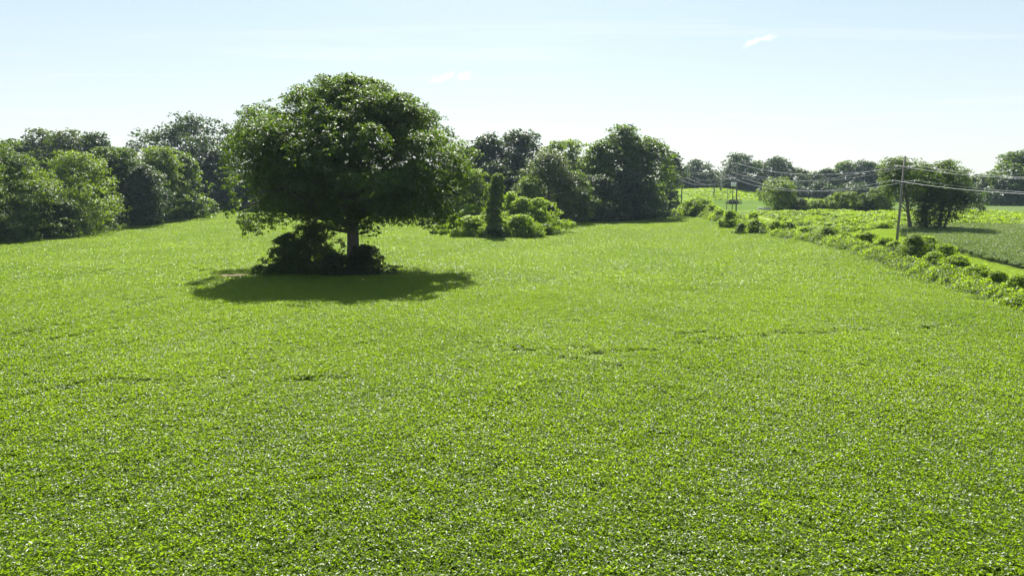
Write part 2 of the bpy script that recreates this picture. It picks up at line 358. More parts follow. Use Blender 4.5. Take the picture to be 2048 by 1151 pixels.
def crown_leaves(rng, H, z0, rx, ry, prof, leaf, lai=2.2, lobe=None, hang=0.0, rough=1.4, sidefn=None, fill=0.42, nmax=24000):
    """crown between z0 and H as lumps of leaves; returns verts, faces, tint"""
    pt, pr = PROF[prof] if isinstance(prof, str) else prof
    Hc = H - z0; lobe = lobe or 0.095 * Hc + 0.105 * (rx + ry)
    area = 2 * math.pi * (rx + ry) / 2 * Hc * .8 + math.pi * rx * ry
    nl = int(max(9, 1.15 * area / (lobe ** 2 * 1.9)))
    tt = np.linspace(0, 1, 200); rr = np.interp(tt, pt, pr); cdf = np.cumsum(rr + .15); cdf /= cdf[-1]
    t = np.interp((np.arange(nl) + rng.uniform(size=nl)) / nl, cdf, tt); th = np.arange(nl) * 2.39996 + rng.normal(size=nl) * .5
    ph = rng.uniform(0, 6.28, 6)
    out = 1 + rough * (.10 * np.sin(2 * th + ph[0]) + .09 * np.sin(3 * th + 5 * t + ph[1]) + .07 * np.sin(5 * th - 7 * t + ph[2]) + .06 * np.sin(9 * t + ph[3])) + rng.normal(size=nl) * .06 * rough
    lr = lobe * rng.uniform(.45, 1.5, nl)
    rad = np.interp(t, pt, pr) * out
    rho = rad * rng.uniform(size=nl) ** (fill * .7)
    cx, cyy = rho * np.cos(th) * rx, rho * np.sin(th) * ry
    sh = np.hypot(cx, cyy); k = np.maximum(sh - lr * .6, 0) / np.maximum(sh, 1e-6); cx, cyy = cx * k, cyy * k
    cz = z0 + t * Hc; cz = np.minimum(cz, H - lr * rng.uniform(.6, 1.0, nl)); cz = np.maximum(cz, z0 + lr * .3)
    C = np.stack([cx, cyy, cz], 1)
    if sidefn is not None: C, lr = sidefn(C, lr, rng)
    la = leaf * leaf * .62 * .5
    n = int(min(nmax, lai * area / la))
    v, f, tint = lobed_leaves(rng, C, lr, n, leaf, np.array([0, 0, z0 + Hc * .35]))
    v[:, 2] = np.maximum(v[:, 2], .04)
    return v, f, tint, C, lr
def crown_obj(name, parent, mat, data):
    v, f, tint = data[:3]
    return link(name, mesh_np(name, v, [f], mat, {'tint': ('FLOAT', tint)}), parent)
def trunk_mesh(rng, H, r, C, nb, lean=(0, 0), top=.62, seg=7, fork=(.22, .55)):
    mb = MB(); n = 6; pts = []; rad = []
    for i in range(n):
        s = i / (n - 1); z = -.3 + (H * top + .3) * s
        pts.append((lean[0] * s + math.sin(s * 5 + H) * .12 * r * 3 * s, lean[1] * s + math.cos(s * 4 + H) * .1 * r * 3 * s, z))
        rad.append(r * (1.5 if i == 0 else 1.08 - .78 * s))
    mb.tube(pts, rad, seg)
    idx = rng.choice(len(C), min(nb, len(C)), replace=False)
    for j in idx:
        s = rng.uniform(*fork); a = Vector((lean[0] * s, lean[1] * s, H * top * s)); b = Vector(C[j])
        if b.z < a.z: a.z = max(b.z * .8, .3)
        m = a.lerp(b, .5) + Vector((0, 0, -(b - a).length * .08))
        q = r * rng.uniform(.25, .45)
        mb.tube([a, a.lerp(m, .55), m, m.lerp(b, .6), b], [q, q * .8, q * .6, q * .4, q * .15], 5)
    return mb
def tree(name, u, vtop, w, d, prof, mat, label, cat='tree', z0=.04, leaf=None, group=None, nb=7, depth=None, seed=0, lai=2.2, lobe=None, rough=1.4, trunk_r=None, base=None, hang=0, mesh_from=None, fill=.42):
    rng = np.random.default_rng(seed * 7919 + int(u + 500) * 13 + int(d))
    p = at(u, vtop, d); g = base if base is not None else h1(p[0], p[1]); H = p[2] - g
    rx = w * pxm(d) / 2 * 1.1; ry = depth or rx
    leaf = leaf or max(.22, d * (.0028 if d < 160 else .0039))
    root = empty(name, (p[0], p[1], g), label, cat, group, 0.0)
    if mesh_from is not None:
        src, sH, srx = mesh_from
        root.rotation_euler[2] = rng.uniform(0, 6.28); root.scale = (rx / srx, rx / srx, H / sH)
        for ch in src.children:
            c = ch.copy(); COL.objects.link(c); c.parent = root
        return root
    dat = crown_leaves(rng, H, z0 * H, rx, ry, prof, leaf, lai, lobe, hang, rough, fill=fill, nmax=20000 if d < 160 else 14000)
    crown_obj('crown', root, M[mat], dat)
    r = trunk_r or max(.12, .022 * H)
    link('trunk', trunk_mesh(rng, H, r, dat[3], nb).mesh('trunk', M['bark']), root)
    return root

# ------------------------------------------------------------------ the great oak
OX, OY, _ = at(706, 530, 68); OG = h1(OX, OY)
def build_oak():
    rng = np.random.default_rng(11)
    root = empty('oak_tree', (OX, OY, OG), 'huge spreading oak with a dark rounded crown standing alone in the crop', 'tree')
    z = np.array([7.4, 7.7, 8.2, 9.3, 11, 12.5, 13.6, 14.8, 16, 17, 18, 18.8, 19.4])
    rR = np.array([7.6, 8.8, 9.8, 11.0, 11.9, 11.9, 11.0, 9.3, 8.2, 6.6, 5.0, 3.2, 1.2])
    rL = np.array([8.4, 9.8, 10.9, 11.6, 12.1, 12.2, 11.8, 10.6, 8.9, 8.3, 6.6, 3.6, 1.2])
    nl = 225
    w = (rR + rL); zz = np.linspace(7.4, 19.4, 300); cdf = np.cumsum(np.interp(zz, z, w) + 2); cdf /= cdf[-1]
    cz = np.interp(rng.uniform(size=nl), cdf, zz); th = rng.uniform(0, 2 * math.pi, nl)
    lr = rng.uniform(1.0, 2.9, nl); ze = cz + np.where(cz > 12.5, lr * .6, 0)
    a, b = np.interp(ze, z, rR), np.interp(ze, z, rL)
    rad = np.where(np.cos(th) > 0, a * np.cos(th) ** 2 + (a + b) / 2 * np.sin(th) ** 2, b * np.cos(th) ** 2 + (a + b) / 2 * np.sin(th) ** 2)
    rad *= 1 + .035 * np.sin(3 * th + cz * .6 + 1) + .03 * np.sin(7 * th - cz * .9) + rng.normal(size=nl) * .025
    rho = np.maximum(rad * rng.uniform(size=nl) ** .28 - lr * .85, 0)
    # the heart of the crown is hollow below
    keep = ~((rho < 5.5) & (cz < 9) & (rng.uniform(size=nl) < .4)) & ~((rho < 4) & (cz < 14) & (rng.uniform(size=nl) < .2))
    cz = np.minimum(cz, 19.4 - lr * .95)
    C = np.stack([rho * np.cos(th), rho * np.sin(th), cz], 1)[keep]; lr = lr[keep]
    C[:, 0] += 1.1
    ex = [(-10.6, 1, 5.0, .9), (-10.9, 0, 4.3, .7), (-10.2, 1.5, 5.6, 1.0), (-10.8, .5, 6.2, 1.1), (-11.2, -1, 7.0, 1.1), (10.2, 2, 5.4, .9), (9.8, -1, 5.3, 1.0),
          (-2, -2, 7.2, 1.3), (2, -2, 7.0, 1.3), (0, -3, 7.5, 1.5), (-4, -3, 7.4, 1.4), (4, -2.5, 7.3, 1.4), (-6, -3, 7.2, 1.3), (6, -3, 7.2, 1.3), (8, -2, 6.9, 1.2), (-8, -2, 6.8, 1.2), (.3, -1.5, 6.3, 1.1), (2.2, 1, 6.3, 1.0),
          (-1.7, -.3, 4.8, .95), (-2.4, .3, 5.4, 1.0), (-1.2, .3, 5.6, .9), (1.5, .2, 4.2, .85), (1.9, -.2, 4.9, .95), (1.1, -.3, 5.4, .9), (2.4, .2, 5.6, 1.0), (-.7, -.5, 6.2, 1.1), (.8, -.6, 6.5, 1.1), (-9.6, -.5, 5.2, 1.2), (-8.6, .5, 5.9, 1.3), (-10.4, .8, 5.8, 1.2), (7.8, 1, 5.8, 1.2), (9.2, .5, 6.0, 1.2)]
    for k in range(46):
        q = rng.uniform(0, 6.28); g_ = 10.2 * math.sqrt(rng.uniform()); xx = g_ * math.cos(q)
        ex.append((xx, g_ * math.sin(q), 6.9 - 1.1 * max(0, math.sin(xx * .75 + 1.2)) + rng.normal() * .45, rng.uniform(.8, 1.7)))
    for bx, bz, br in ((-7.6, 15.2, 2.0), (-8.3, 14.0, 1.6), (-10.6, 12.4, 1.7), (-11.3, 10.6, 1.5), (-10.9, 8.8, 1.6), (-3.6, 16.8, 1.9), (-.8, 17.5, 2.0), (2.2, 17.3, 1.9), (4.2, 16.4, 1.6), (6.6, 14.9, 1.9), (8.6, 13.6, 1.6), (10.4, 12.0, 1.7), (10.9, 10.0, 1.5), (10.4, 8.2, 1.5)):
        for by in (-3.2, 0.3, 3.4):
            if abs(bx) > 9.5 and by != .3: continue
            ex.append((bx + rng.normal() * .25, by + rng.normal() * .5, bz - abs(by) * .12, br * rng.uniform(.85, 1.1)))
    for k in range(16):
        q = rng.uniform(0, 6.28); g_ = 5.0 * math.sqrt(rng.uniform()); ex.append((g_ * math.cos(q), g_ * math.sin(q), rng.uniform(5.4, 6.6), rng.uniform(.9, 1.4)))
    for k in range(62):
        q = rng.uniform(0, 6.28); zz_ = rng.uniform(6.0, 16.5); r_ = float(np.interp(zz_, z, (rR + rL) / 2)) * rng.uniform(.95, 1.06); ex.append((r_ * math.cos(q), r_ * math.sin(q), zz_, rng.uniform(.45, .9)))
    C = np.concatenate([C, np.array([e[:3] for e in ex])]); lr = np.concatenate([lr, [e[3] for e in ex]])
    v, f, tint = lobed_leaves(rng, C, lr, 245000, .235, np.array([0, 0, 8.0]), sub=.27, dens=30)
    crown_obj('crown', root, M['oak'], (v, f, tint))
    mb = MB(); mb.tube([(0, 0, -.4), (0, 0, .5), (.03, 0, 2), (.08, .05, 4), (.05, .1, 6), (0, 0, 9), (.3, 0, 12.5), (.2, .2, 16)], [1.05, .8, .64, .58, .56, .46, .28, .08], 12)
    link('trunk', mb.mesh('trunk', M['bark']), root)
    limbs = [((0, 0, 5.2), (-4, .5, 6.9), (-8, .8, 8.2), (-11, .8, 7.0), .34), ((0, 0, 5.8), (3.6, .8, 7.4), (7.5, 1.2, 8.8), (10.5, 1.5, 8.0), .33), ((0, 0, 5), (-2.5, -3, 7.2), (-4.5, -6.5, 8.8), (-5.5, -10, 8.5), .3),
             ((0, 0, 5.5), (2.5, -3.2, 7.6), (5, -6.8, 9), (6.5, -9.5, 9), .3), ((0, 0, 6), (-2, 3.5, 8.5), (-4.5, 7, 10), (-6, 10, 9.5), .3), ((0, 0, 6.2), (2.6, 3.3, 8.6), (5, 7, 10.5), (6, 9.8, 10), .3),
             ((0, 0, 7.5), (-3.5, -.5, 10.8), (-5.6, -.6, 12.8), (-6.6, -.5, 14.2), .28), ((0, 0, 7.8), (3.5, -.6, 10.8), (5.4, -.3, 12.6), (6.6, 0, 13.6), .28), ((.1, 0, 9), (-1.6, -2.4, 12.5), (-2.6, -3.6, 14.6), (-2.8, -4, 16), .24),
             ((.2, 0, 10), (1.6, 1.6, 13.5), (2.2, 2.3, 15.4), (2.6, 2.4, 16.6), .22), ((0, 0, 4.6), (-2.2, -.4, 5.0), (-4.6, -.2, 5.9), (-7, -.4, 6.3), .18), ((0, 0, 4.4), (1.2, 0, 4.5), (1.9, -.1, 4.9), (2.4, 0, 5.5), .1)]
    for l in limbs:
        q = l[4]; mb = MB(); mb.tube(l[:4], [q, q * .75, q * .5, q * .2], 7)
        P2, P3 = Vector(l[1]), Vector(l[2])
        for k in range(4):
            s = P2.lerp(P3, rng.uniform(0, 1)); e = s + Vector((rng.normal() * 1.3, rng.normal() * 1.3, rng.uniform(.2, 1.3)))
            mb.tube([s, s.lerp(e, .5) + Vector((0, 0, .2)), e], [q * .4, q * .28, q * .1], 5)
        link('branch', mb.mesh('branch', M['bark']), root)
build_oak()
def shrub(name, u, vbase, vtop, w, d, mat, label, prof='dome', leaf=None, group=None, depth=None, seed=0, lai=2.6, lobe=None, cat='shrub', z0=.0, stems=5, rough=1.5, sink=0.0):
    rng = np.random.default_rng(seed * 977 + int(u) * 17 + int(d * 3))
    p = at(u, (vbase + vtop) / 2, d); g = h1(p[0], p[1]); H = max(.5, (vbase - vtop) * pxm(d) + sink)
    rx = w * pxm(d) / 2 * 1.12; leaf = leaf or max(.10, d * .0024)
    root = empty(name, (p[0], p[1], g), label, cat, group)
    dat = crown_leaves(rng, H, z0 * H, rx, depth or rx * .9, prof, leaf, lai, lobe or (.14 * H + .10 * rx), 0, rough, nmax=20000)
    crown_obj('foliage', root, M[mat], dat)
    mb = MB()
    for k in range(stems):
        b = Vector(dat[3][rng.integers(len(dat[3]))]); a = Vector((b.x * .25, b.y * .25, -.1))
        mb.tube([a, a.lerp(b, .5) + Vector((0, 0, .1 * H)), b], [.05 + .008 * H, .04 + .005 * H, .015], 5)
    link('stem', mb.mesh('stem', M['bark']), root)
    return root
shrub('shrub', 628, 548, 442, 96, 67.8, 'mid', 'tall dark ragged shrub in the shade left of the oak trunk', 'dome', .17, depth=2.6, lai=3.6, sink=.2, lobe=.75, rough=2.0)
shrub('shrub', 578, 548, 462, 78, 67.2, 'mid', 'dark shrub leaning out at the left end of the thicket under the oak', 'oval', .17, depth=2.0, lai=3.2, sink=.2, lobe=.6, rough=2.2)
shrub('shrub', 668, 547, 498, 80, 66.2, 'dark', 'low dark bush in front of the oak trunk, joining its taller neighbours', 'dome', .16, depth=1.7, lai=3.4, sink=.2, lobe=.6, rough=2.0)
shrub('shrub', 730, 547, 484, 84, 67.0, 'dark', 'dark ragged bush hugging the foot of the oak trunk on its right side', 'cone', .16, depth=2.2, lai=3.4, sink=.2, lobe=.6, rough=2.0)
shrub('shrub', 556, 550, 515, 50, 66.0, 'mid', 'lower leafy bush at the left foot of the dark shrubs under the oak', 'dome', .15, depth=1.5, lai=2.8, rough=2.0)
shrub('weed', 515, 552, 522, 50, 66.5, 'mid', 'low ragged weeds beside the bare soil left of the oak shrubs', 'mound', .13, lai=1.8, cat='weed')
shrub('weed', 545, 556, 536, 46, 65.0, 'bright', 'sunlit pale green weed clump at the front of the oak shrubs', 'mound', .12, lai=1.8, cat='weed')
shrub('weed', 789, 528, 510, 16, 68.5, 'bright', 'small yellowish weed tuft standing just right of the oak bushes', 'oval', .10, lai=1.4, cat='weed')

# ------------------------------------------------------------------ vine covered dead tree and its mounds
def build_snag():
    rng = np.random.default_rng(5)
    d = 114.0; x, y, _ = at(988, 460, d); g = h1(x, y); zt = at(996, 349, d)[2] - g
    root = empty('vine_covered_snag', (x, y, g), 'tall bare-topped dead trunk wrapped in vines like a green column', 'snag')
    mb = MB(); mb.tube([(0, 0, -.3), (0, 0, zt * .5), (.5, 0, zt - .3)], [.75, .6, .45], 10); link('trunk', mb.mesh('trunk', M['bark']), root)
    m = 74; sf = (np.arange(m) + rng.uniform(size=m)) / m; z = sf * (zt - .6) + .2; th = np.arange(m) * 2.4 + rng.normal(size=m) * .4
    rad = np.interp(sf, [0, .06, .25, .7, .9, 1], [.85, .74, .66, .62, .56, .42]) * rng.uniform(.85, 1.15, m); cx = np.interp(sf, [0, .5, 1], [.1, .05, .6])
    C = np.stack([cx + rad * np.cos(th), rad * np.sin(th), z], 1); lr = rng.uniform(.5, .74, m)
    ex = np.array([[.7, 0, zt - .4], [.25, .2, zt - .55], [1.0, -.1, zt - .75], [-1.0, .1, zt * .82], [-1.05, 0, zt * .76], [-.9, .1, zt * .7]])
    C = np.concatenate([C, ex]); lr = np.concatenate([lr, [.7, .6, .55, .5, .5, .45]])
    v, f, t = lobed_leaves(rng, C, lr, 26000, .2, np.stack([C[:, 0] * 0 + .3, C[:, 1] * 0, C[:, 2] - .15], 1), up=.3, dens=22, sub=.36)
    crown_obj('vine_leaves', root, M['bright'], (v, f, t))
build_snag()
VG = 'vine mounds around the dead column'
for u, vb, vt, w, d, lab, mt in (
        (990, 474, 448, 26, 112.0, 'dark vine heap at the foot of the green column', 'mid'),
        (945, 466, 428, 66, 114.5, 'broad low bright vine mound left of the green column', 'vine'),
        (912, 462, 434, 44, 117.5, 'small vine mound at the far left tip of the vine thicket', 'vine'),
        (1035, 466, 424, 66, 114.5, 'bright low vine mound just right of the green column', 'vine'),
        (1045, 452, 384, 64, 121.0, 'rounded vine hummock rising behind the mound right of the column', 'vine'),
        (1075, 456, 392, 58, 122.5, 'big arching vine hummock with a dark hollow, rightmost of the thicket', 'vine'),
        (1022, 450, 372, 30, 123.0, 'vine draped hump directly behind the green column', 'vine'),
        (950, 448, 398, 60, 121.5, 'vine draped bush behind the low left mound', 'vine'),
        (975, 450, 404, 34, 119.5, 'narrow vine hump tucked left against the green column', 'vine'),
        (1090, 459, 440, 36, 118.0, 'low leafy vine fringe at the right end of the thicket', 'bright'),
        (965, 468, 448, 30, 112.0, 'little vine tuft in front of the low left mound', 'vine'),
        (1052, 462, 448, 40, 113.5, 'little vine tuft in front of the low right mound', 'vine')):
    shrub('vine_mound', u, vb, vt - 4, w * 1.4, d, mt, lab, 'mound', .26, VG, depth=max(1.4, w * pxm(d) * .45), lai=2.8, lobe=.95, cat='vine mound', sink=.2, rough=2.2)

# ------------------------------------------------------------------ woods: left edge, back edge
T = tree
LG, BG, CG = 'trees along the left edge of the field', 'tall trees behind the left edge', 'trees along the far edge of the field'
T('woodland_tree', -70, 300, 150, 106, 'edge', 'mid', 'woodland tree half out of frame at the far left edge', group=LG)
T('woodland_tree', 8, 298, 110, 113, 'edge', 'mid', 'mid green tree at the left frame edge reaching down to the crop', group=LG)
T('woodland_tree', 62, 335, 120, 114, 'edge', 'bright', 'leafy yellow green tree with layered sprays near the left frame edge', group=LG)
T('woodland_tree', 10, 400, 90, 108, 'edge', 'bright', 'low bright tree at the bottom of the left frame edge', group=LG)
T('woodland_tree', 152, 310, 165, 124, 'edge', 'bright', 'broad bright dome shaped tree, roundest in the left row', group=LG, lai=2.6)
T('woodland_tree', 112, 392, 90, 116, 'edge', 'mid', 'drooping tree in front of the broad bright dome', group=LG)
T('woodland_tree', 208, 300, 80, 140, 'oval', 'mid', 'mid green tree between the bright dome and the two toned trees', group=LG)
T('woodland_tree', 252, 298, 84, 143, 'edge', 'mid', 'dark leaved tree right of the bright dome in the left row', group=LG)
T('woodland_tree', 285, 330, 70, 140, 'edge', 'dark', 'narrow dark tree with shaded face in the left row', group=LG)
T('woodland_tree', 318, 300, 88, 152, 'edge', 'bright', 'two toned tree with sunlit yellow green right flank', group=LG)
T('woodland_tree', 362, 312, 86, 160, 'edge', 'mid', 'pale topped tree at the right shoulder of the left row', group=LG)
T('woodland_tree', 388, 385, 56, 166, 'edge', 'bright', 'small bright tree at the right end of the left row', group=LG)
T('woodland_tree', 412, 398, 34, 176, 'edge', 'mid', 'tiny tree by the pale grass gap at the left', group=LG)
T('forest_tree', 25, 284, 110, 175, 'dome', 'mid', 'flat topped tree behind the left frame edge', group=BG)
T('forest_tree', 80, 268, 80, 180, 'broad', 'grey', 'grey green tree rising behind the bright dome, left one of the pair', group=BG)
T('forest_tree', 135, 262, 84, 178, 'broad', 'grey', 'grey green tree rising behind the bright dome, right one of the pair', group=BG)
T('forest_tree', 190, 270, 56, 176, 'oval', 'dark', 'slender dark tree poking above the left row', group=BG)
T('forest_tree', 232, 300, 90, 185, 'dome', 'mid', 'low rounded tree in the dip of the left skyline', group=BG)
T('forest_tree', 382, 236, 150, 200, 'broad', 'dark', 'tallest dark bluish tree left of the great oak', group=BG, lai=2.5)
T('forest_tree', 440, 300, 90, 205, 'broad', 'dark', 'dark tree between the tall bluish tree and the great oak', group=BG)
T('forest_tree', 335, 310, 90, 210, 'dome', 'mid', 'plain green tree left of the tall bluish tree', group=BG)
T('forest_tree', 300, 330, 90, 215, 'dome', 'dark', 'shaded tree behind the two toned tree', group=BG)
T('forest_tree', 460, 345, 70, 196, 'edge', 'dark', 'shadowed tree beside the pale grass gap', group=CG)
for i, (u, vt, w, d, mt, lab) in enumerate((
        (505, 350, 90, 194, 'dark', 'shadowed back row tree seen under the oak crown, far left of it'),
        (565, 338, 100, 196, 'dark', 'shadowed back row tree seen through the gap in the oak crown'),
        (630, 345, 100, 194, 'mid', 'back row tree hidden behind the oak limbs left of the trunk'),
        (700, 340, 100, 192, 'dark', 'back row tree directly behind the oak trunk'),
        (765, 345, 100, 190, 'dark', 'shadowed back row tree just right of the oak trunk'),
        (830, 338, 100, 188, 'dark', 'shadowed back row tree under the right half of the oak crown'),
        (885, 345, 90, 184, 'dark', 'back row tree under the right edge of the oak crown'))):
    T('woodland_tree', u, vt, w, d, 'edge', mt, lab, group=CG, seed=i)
T('woodland_tree', 936, 342, 84, 128, 'edge', 'bright', 'bright leafy tree peeping out at the right edge of the oak crown', group=CG)
T('woodland_tree', 905, 385, 60, 132, 'edge', 'mid', 'smaller tree in the shade of the oak crown edge, left of the vines', group=CG)
T('forest_tree', 975, 275, 90, 182, 'broad', 'dark', 'round topped tree just right of the oak, left of a joined pair', group=CG)
T('forest_tree', 1045, 262, 90, 184, 'broad', 'dark', 'round topped tree above the green column, right of a joined pair', group=CG)
T('forest_tree', 1000, 330, 120, 176, 'edge', 'dark', 'shaded tree right behind the green vine column', group=CG)
T('forest_tree', 1110, 288, 50, 178, 'oval', 'bright', 'tree with spiky sunlit top in the skyline notch, left spire', group=CG, rough=1.6)
T('forest_tree', 1142, 282, 48, 180, 'oval', 'bright', 'tree with spiky sunlit top in the skyline notch, right spire', group=CG, rough=1.6)
T('forest_tree', 1180, 310, 60, 170, 'oval', 'mid', 'small tree filling the dip before the tall right clump', group=CG)
T('woodland_tree', 1098, 306, 118, 145, 'edge', 'grey', 'pale topped cone of foliage behind the vine mounds', group=CG, lai=2.6)
T('woodland_tree', 1060, 360, 60, 140, 'edge', 'bright', 'leafy bush tree between vine mounds and the pale topped cone', group=CG)
T('woodland_tree', 1150, 345, 70, 146, 'edge', 'mid', 'dark tree at the right shoulder of the pale topped cone', group=CG)
T('forest_tree', 1208, 284, 76, 162, 'oval', 'mid', 'dark tall tree, left member of the right hand clump', group=CG, rough=1.4)
T('forest_tree', 1248, 262, 90, 166, 'oval', 'mid', 'highest dark tree in the clump right of the vines', group=CG, rough=1.4)
T('forest_tree', 1296, 278, 92, 168, 'broad', 'mid', 'airy dark tree at the right end of the clump', group=CG, rough=1.4, lai=1.8)
T('woodland_tree', 1195, 352, 90, 154, 'edge', 'dark', 'shaded understorey tree below the tall clump, left', group=CG)
T('woodland_tree', 1262, 345, 90, 160, 'edge', 'dark', 'shaded understorey tree below the tall clump, right', group=CG)
T('woodland_tree', 1312, 392, 44, 170, 'edge', 'dark', 'last low dark tree where the wood meets the hill', group=CG)
T('forest_tree', 1343, 304, 50, 232, 'oval', 'dark', 'hazy tree just behind the right end of the clump', group=CG)

# ------------------------------------------------------------------ far trees beyond the hill and the right fields
FG = 'far trees on the right skyline'
def protos():
    out = []
    for k, (pf, mt) in enumerate((('broad', 'dark'), ('oval', 'dark'), ('edge', 'mid'), ('broad', 'grey'), ('dome', 'dark'))):
        out.append((pf, mt))
    return out
far = [(1392, 322, 56, 330, 'broad', 'dark', 'rounded far tree left of the hill poles'), (1372, 345, 50, 335, 'edge', 'dark', 'low far tree behind the two left poles'), (1425, 345, 60, 335, 'edge', 'mid', 'low far tree on the hill crest behind the middle pole'),
       (1445, 352, 40, 330, 'edge', 'mid', 'small far tree beside the dead snag on the hill'), (1482, 310, 68, 318, 'broad', 'dark', 'large dark far tree behind the tall roadside pole'), (1518, 325, 36, 325, 'oval', 'mid', 'slim far tree in the notch right of the large dark one'),
       (1555, 320, 66, 318, 'broad', 'dark', 'rounded dark far tree above the small field tree'), (1598, 338, 50, 315, 'dome', 'grey', 'greyish far tree sloping down to the skyline gap'), (1630, 345, 44, 320, 'edge', 'mid', 'low far tree at the bottom of the skyline gap'),
       (1655, 338, 46, 315, 'dome', 'dark', 'far tree just right of the skyline gap'), (1688, 326, 52, 312, 'broad', 'mid', 'far tree with pointed green top right of the gap'), (1728, 326, 60, 310, 'broad', 'dark', 'broad dark far tree left of the roadside tree clump'),
       (1765, 335, 54, 306, 'dome', 'dark', 'far tree partly behind the roadside tree clump'), (1810, 345, 60, 300, 'edge', 'dark', 'far tree hidden behind the leaning pole'), (1860, 345, 60, 296, 'edge', 'mid', 'far tree behind the middle of the roadside clump'),
       (1910, 345, 60, 290, 'edge', 'dark', 'far tree behind the right half of the roadside clump'), (1955, 352, 50, 285, 'edge', 'dark', 'low far tree right of the roadside clump'), (1988, 345, 46, 262, 'oval', 'grey', 'grey green tree left of the big tree on the right frame edge'),
       (2032, 308, 80, 238, 'broad', 'mid', 'big layered tree cut by the right frame edge'), (2010, 360, 60, 236, 'edge', 'dark', 'shaded tree below the big tree on the right frame edge'), (2075, 300, 90, 236, 'broad', 'mid', 'tree just outside the right frame edge'),
       (1500, 362, 60, 312, 'edge', 'dark', 'understorey far tree along the hill crest left of the field tree'), (1580, 365, 70, 306, 'edge', 'dark', 'understorey far tree behind the small field tree'), (1640, 368, 70, 304, 'edge', 'dark', 'understorey far tree below the skyline gap'),
       (1705, 368, 76, 300, 'edge', 'dark', 'understorey far tree below the pointed top'), (1455, 358, 50, 322, 'edge', 'dark', 'understorey far tree behind the transformer pole'), (1340, 350, 50, 340, 'edge', 'dark', 'hazy far tree at the left foot of the hill')]
for i, (u, vt, w, d, pf, mt, lab) in enumerate(far):
    T('far_tree', u, vt, w, d, pf, mt, lab, group=FG, seed=i, leaf=.75, lai=1.7, nb=4, rough=1.2)
BACK = ['behind the left frame edge trees', 'behind the grey green pair', 'behind the slender dark tree', 'behind the dip of the left skyline', 'behind the two toned tree', 'behind the tall bluish tree, its right side', 'at the left edge of the oak crown', 'behind the drooping left limb of the oak', 'seen between oak limb and dark shrub',
        'straight behind the oak trunk', 'right of the oak trunk', 'under the right limbs of the oak', 'behind the round topped pair, left', 'behind the green vine column', 'behind the pale topped cone, left', 'behind the spiky tops', 'behind the tall right clump, left', 'behind the tall right clump, right', 'outside the left frame edge, near', 'outside the left frame edge, nearest the camera']
# trees beyond the first rows, closing the view between the trunks
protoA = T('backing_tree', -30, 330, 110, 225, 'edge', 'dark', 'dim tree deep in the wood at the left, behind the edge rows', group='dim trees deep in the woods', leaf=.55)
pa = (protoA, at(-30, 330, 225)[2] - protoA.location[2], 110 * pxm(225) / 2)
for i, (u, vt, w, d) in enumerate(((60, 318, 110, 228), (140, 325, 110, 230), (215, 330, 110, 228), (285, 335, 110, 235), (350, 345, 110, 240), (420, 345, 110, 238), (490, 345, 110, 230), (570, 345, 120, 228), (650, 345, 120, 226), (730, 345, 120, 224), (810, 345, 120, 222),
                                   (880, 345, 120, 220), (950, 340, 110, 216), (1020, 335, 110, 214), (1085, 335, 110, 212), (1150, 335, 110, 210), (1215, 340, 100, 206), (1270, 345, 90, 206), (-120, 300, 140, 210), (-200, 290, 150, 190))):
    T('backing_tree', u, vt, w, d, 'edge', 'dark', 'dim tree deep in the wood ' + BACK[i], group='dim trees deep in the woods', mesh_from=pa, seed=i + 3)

# dead trees
def dead_tree(u, vtop, d, label, spread, seed, r=.25):
    rng = np.random.default_rng(seed); p = at(u, vtop, d); g = h1(p[0], p[1]); H = p[2] - g
    root = empty('dead_tree', (p[0], p[1], g), label, 'dead tree')
    mb = MB(); mb.tube([(0, 0, -.3), (.2, 0, H * .5), (0, .1, H)], [r, r * .7, r * .3], 7); link('trunk', mb.mesh('trunk', M['dead']), root)
    for k in range(9):
        s = rng.uniform(.55, .95); a = rng.uniform(0, 6.28); L = spread * rng.uniform(.4, 1)
        b0 = Vector((.1, 0, H * s)); b1 = b0 + Vector((math.cos(a) * L * .5, math.sin(a) * L * .5, L * .35)); b2 = b1 + Vector((math.cos(a + .4) * L * .4, math.sin(a + .4) * L * .4, L * .5))
        mb = MB(); mb.tube([b0, b1, b2], [r * .4, r * .28, r * .1], 5)
        for q in range(3):
            e = b1 + Vector(rng.normal(size=3)) * L * .3 + Vector((0, 0, L * .3)); mb.tube([b1, e], [r * .2, r * .06], 4)
        link('branch', mb.mesh('branch', M['dead']), root)
dead_tree(288, 288, 172, 'leafless grey treetop showing above the left row', 4.0, 2, .3)
dead_tree(1443, 339, 300, 'broken dead snag beside the middle pole on the hill', 3.0, 4, .45)

# ------------------------------------------------------------------ roadside clump and shrubs in the right fields
def leaning_tree(u, vb, vtop, ut, w, d, zf, label, seed, mat='mid', tr=.3, prof='broad'):
    rng = np.random.default_rng(seed); x, y, _ = at(u, vb, d); g = h1(x, y); tp = at(ut, vtop, d); H = tp[2] - g; lx = tp[0] - x
    root = empty('locust_tree', (x, y, g), label, 'tree', 'trees of the roadside clump')
    dat = crown_leaves(rng, H, zf * H, w * pxm(d) / 2, w * pxm(d) / 2, prof, .26, 1.35, 1.25, 0, 2.2, sidefn=lambda C, lr, r: (C + np.stack([lx * (C[:, 2] / H), 0 * lr, 0 * lr], 1), lr))
    crown_obj('crown', root, M[mat], dat)
    link('trunk', trunk_mesh(rng, H, tr, dat[3], 10, (lx * .6, 0), .72, 8, (.3, .8)).mesh('trunk', M['bark']), root)
leaning_tree(1822, 458, 318, 1796, 100, 112, .5, 'left tree of the roadside clump, trunk leaning left', 3)
leaning_tree(1852, 458, 330, 1846, 70, 113, .48, 'middle tree of the roadside clump with forked stems', 8, 'mid', .26)
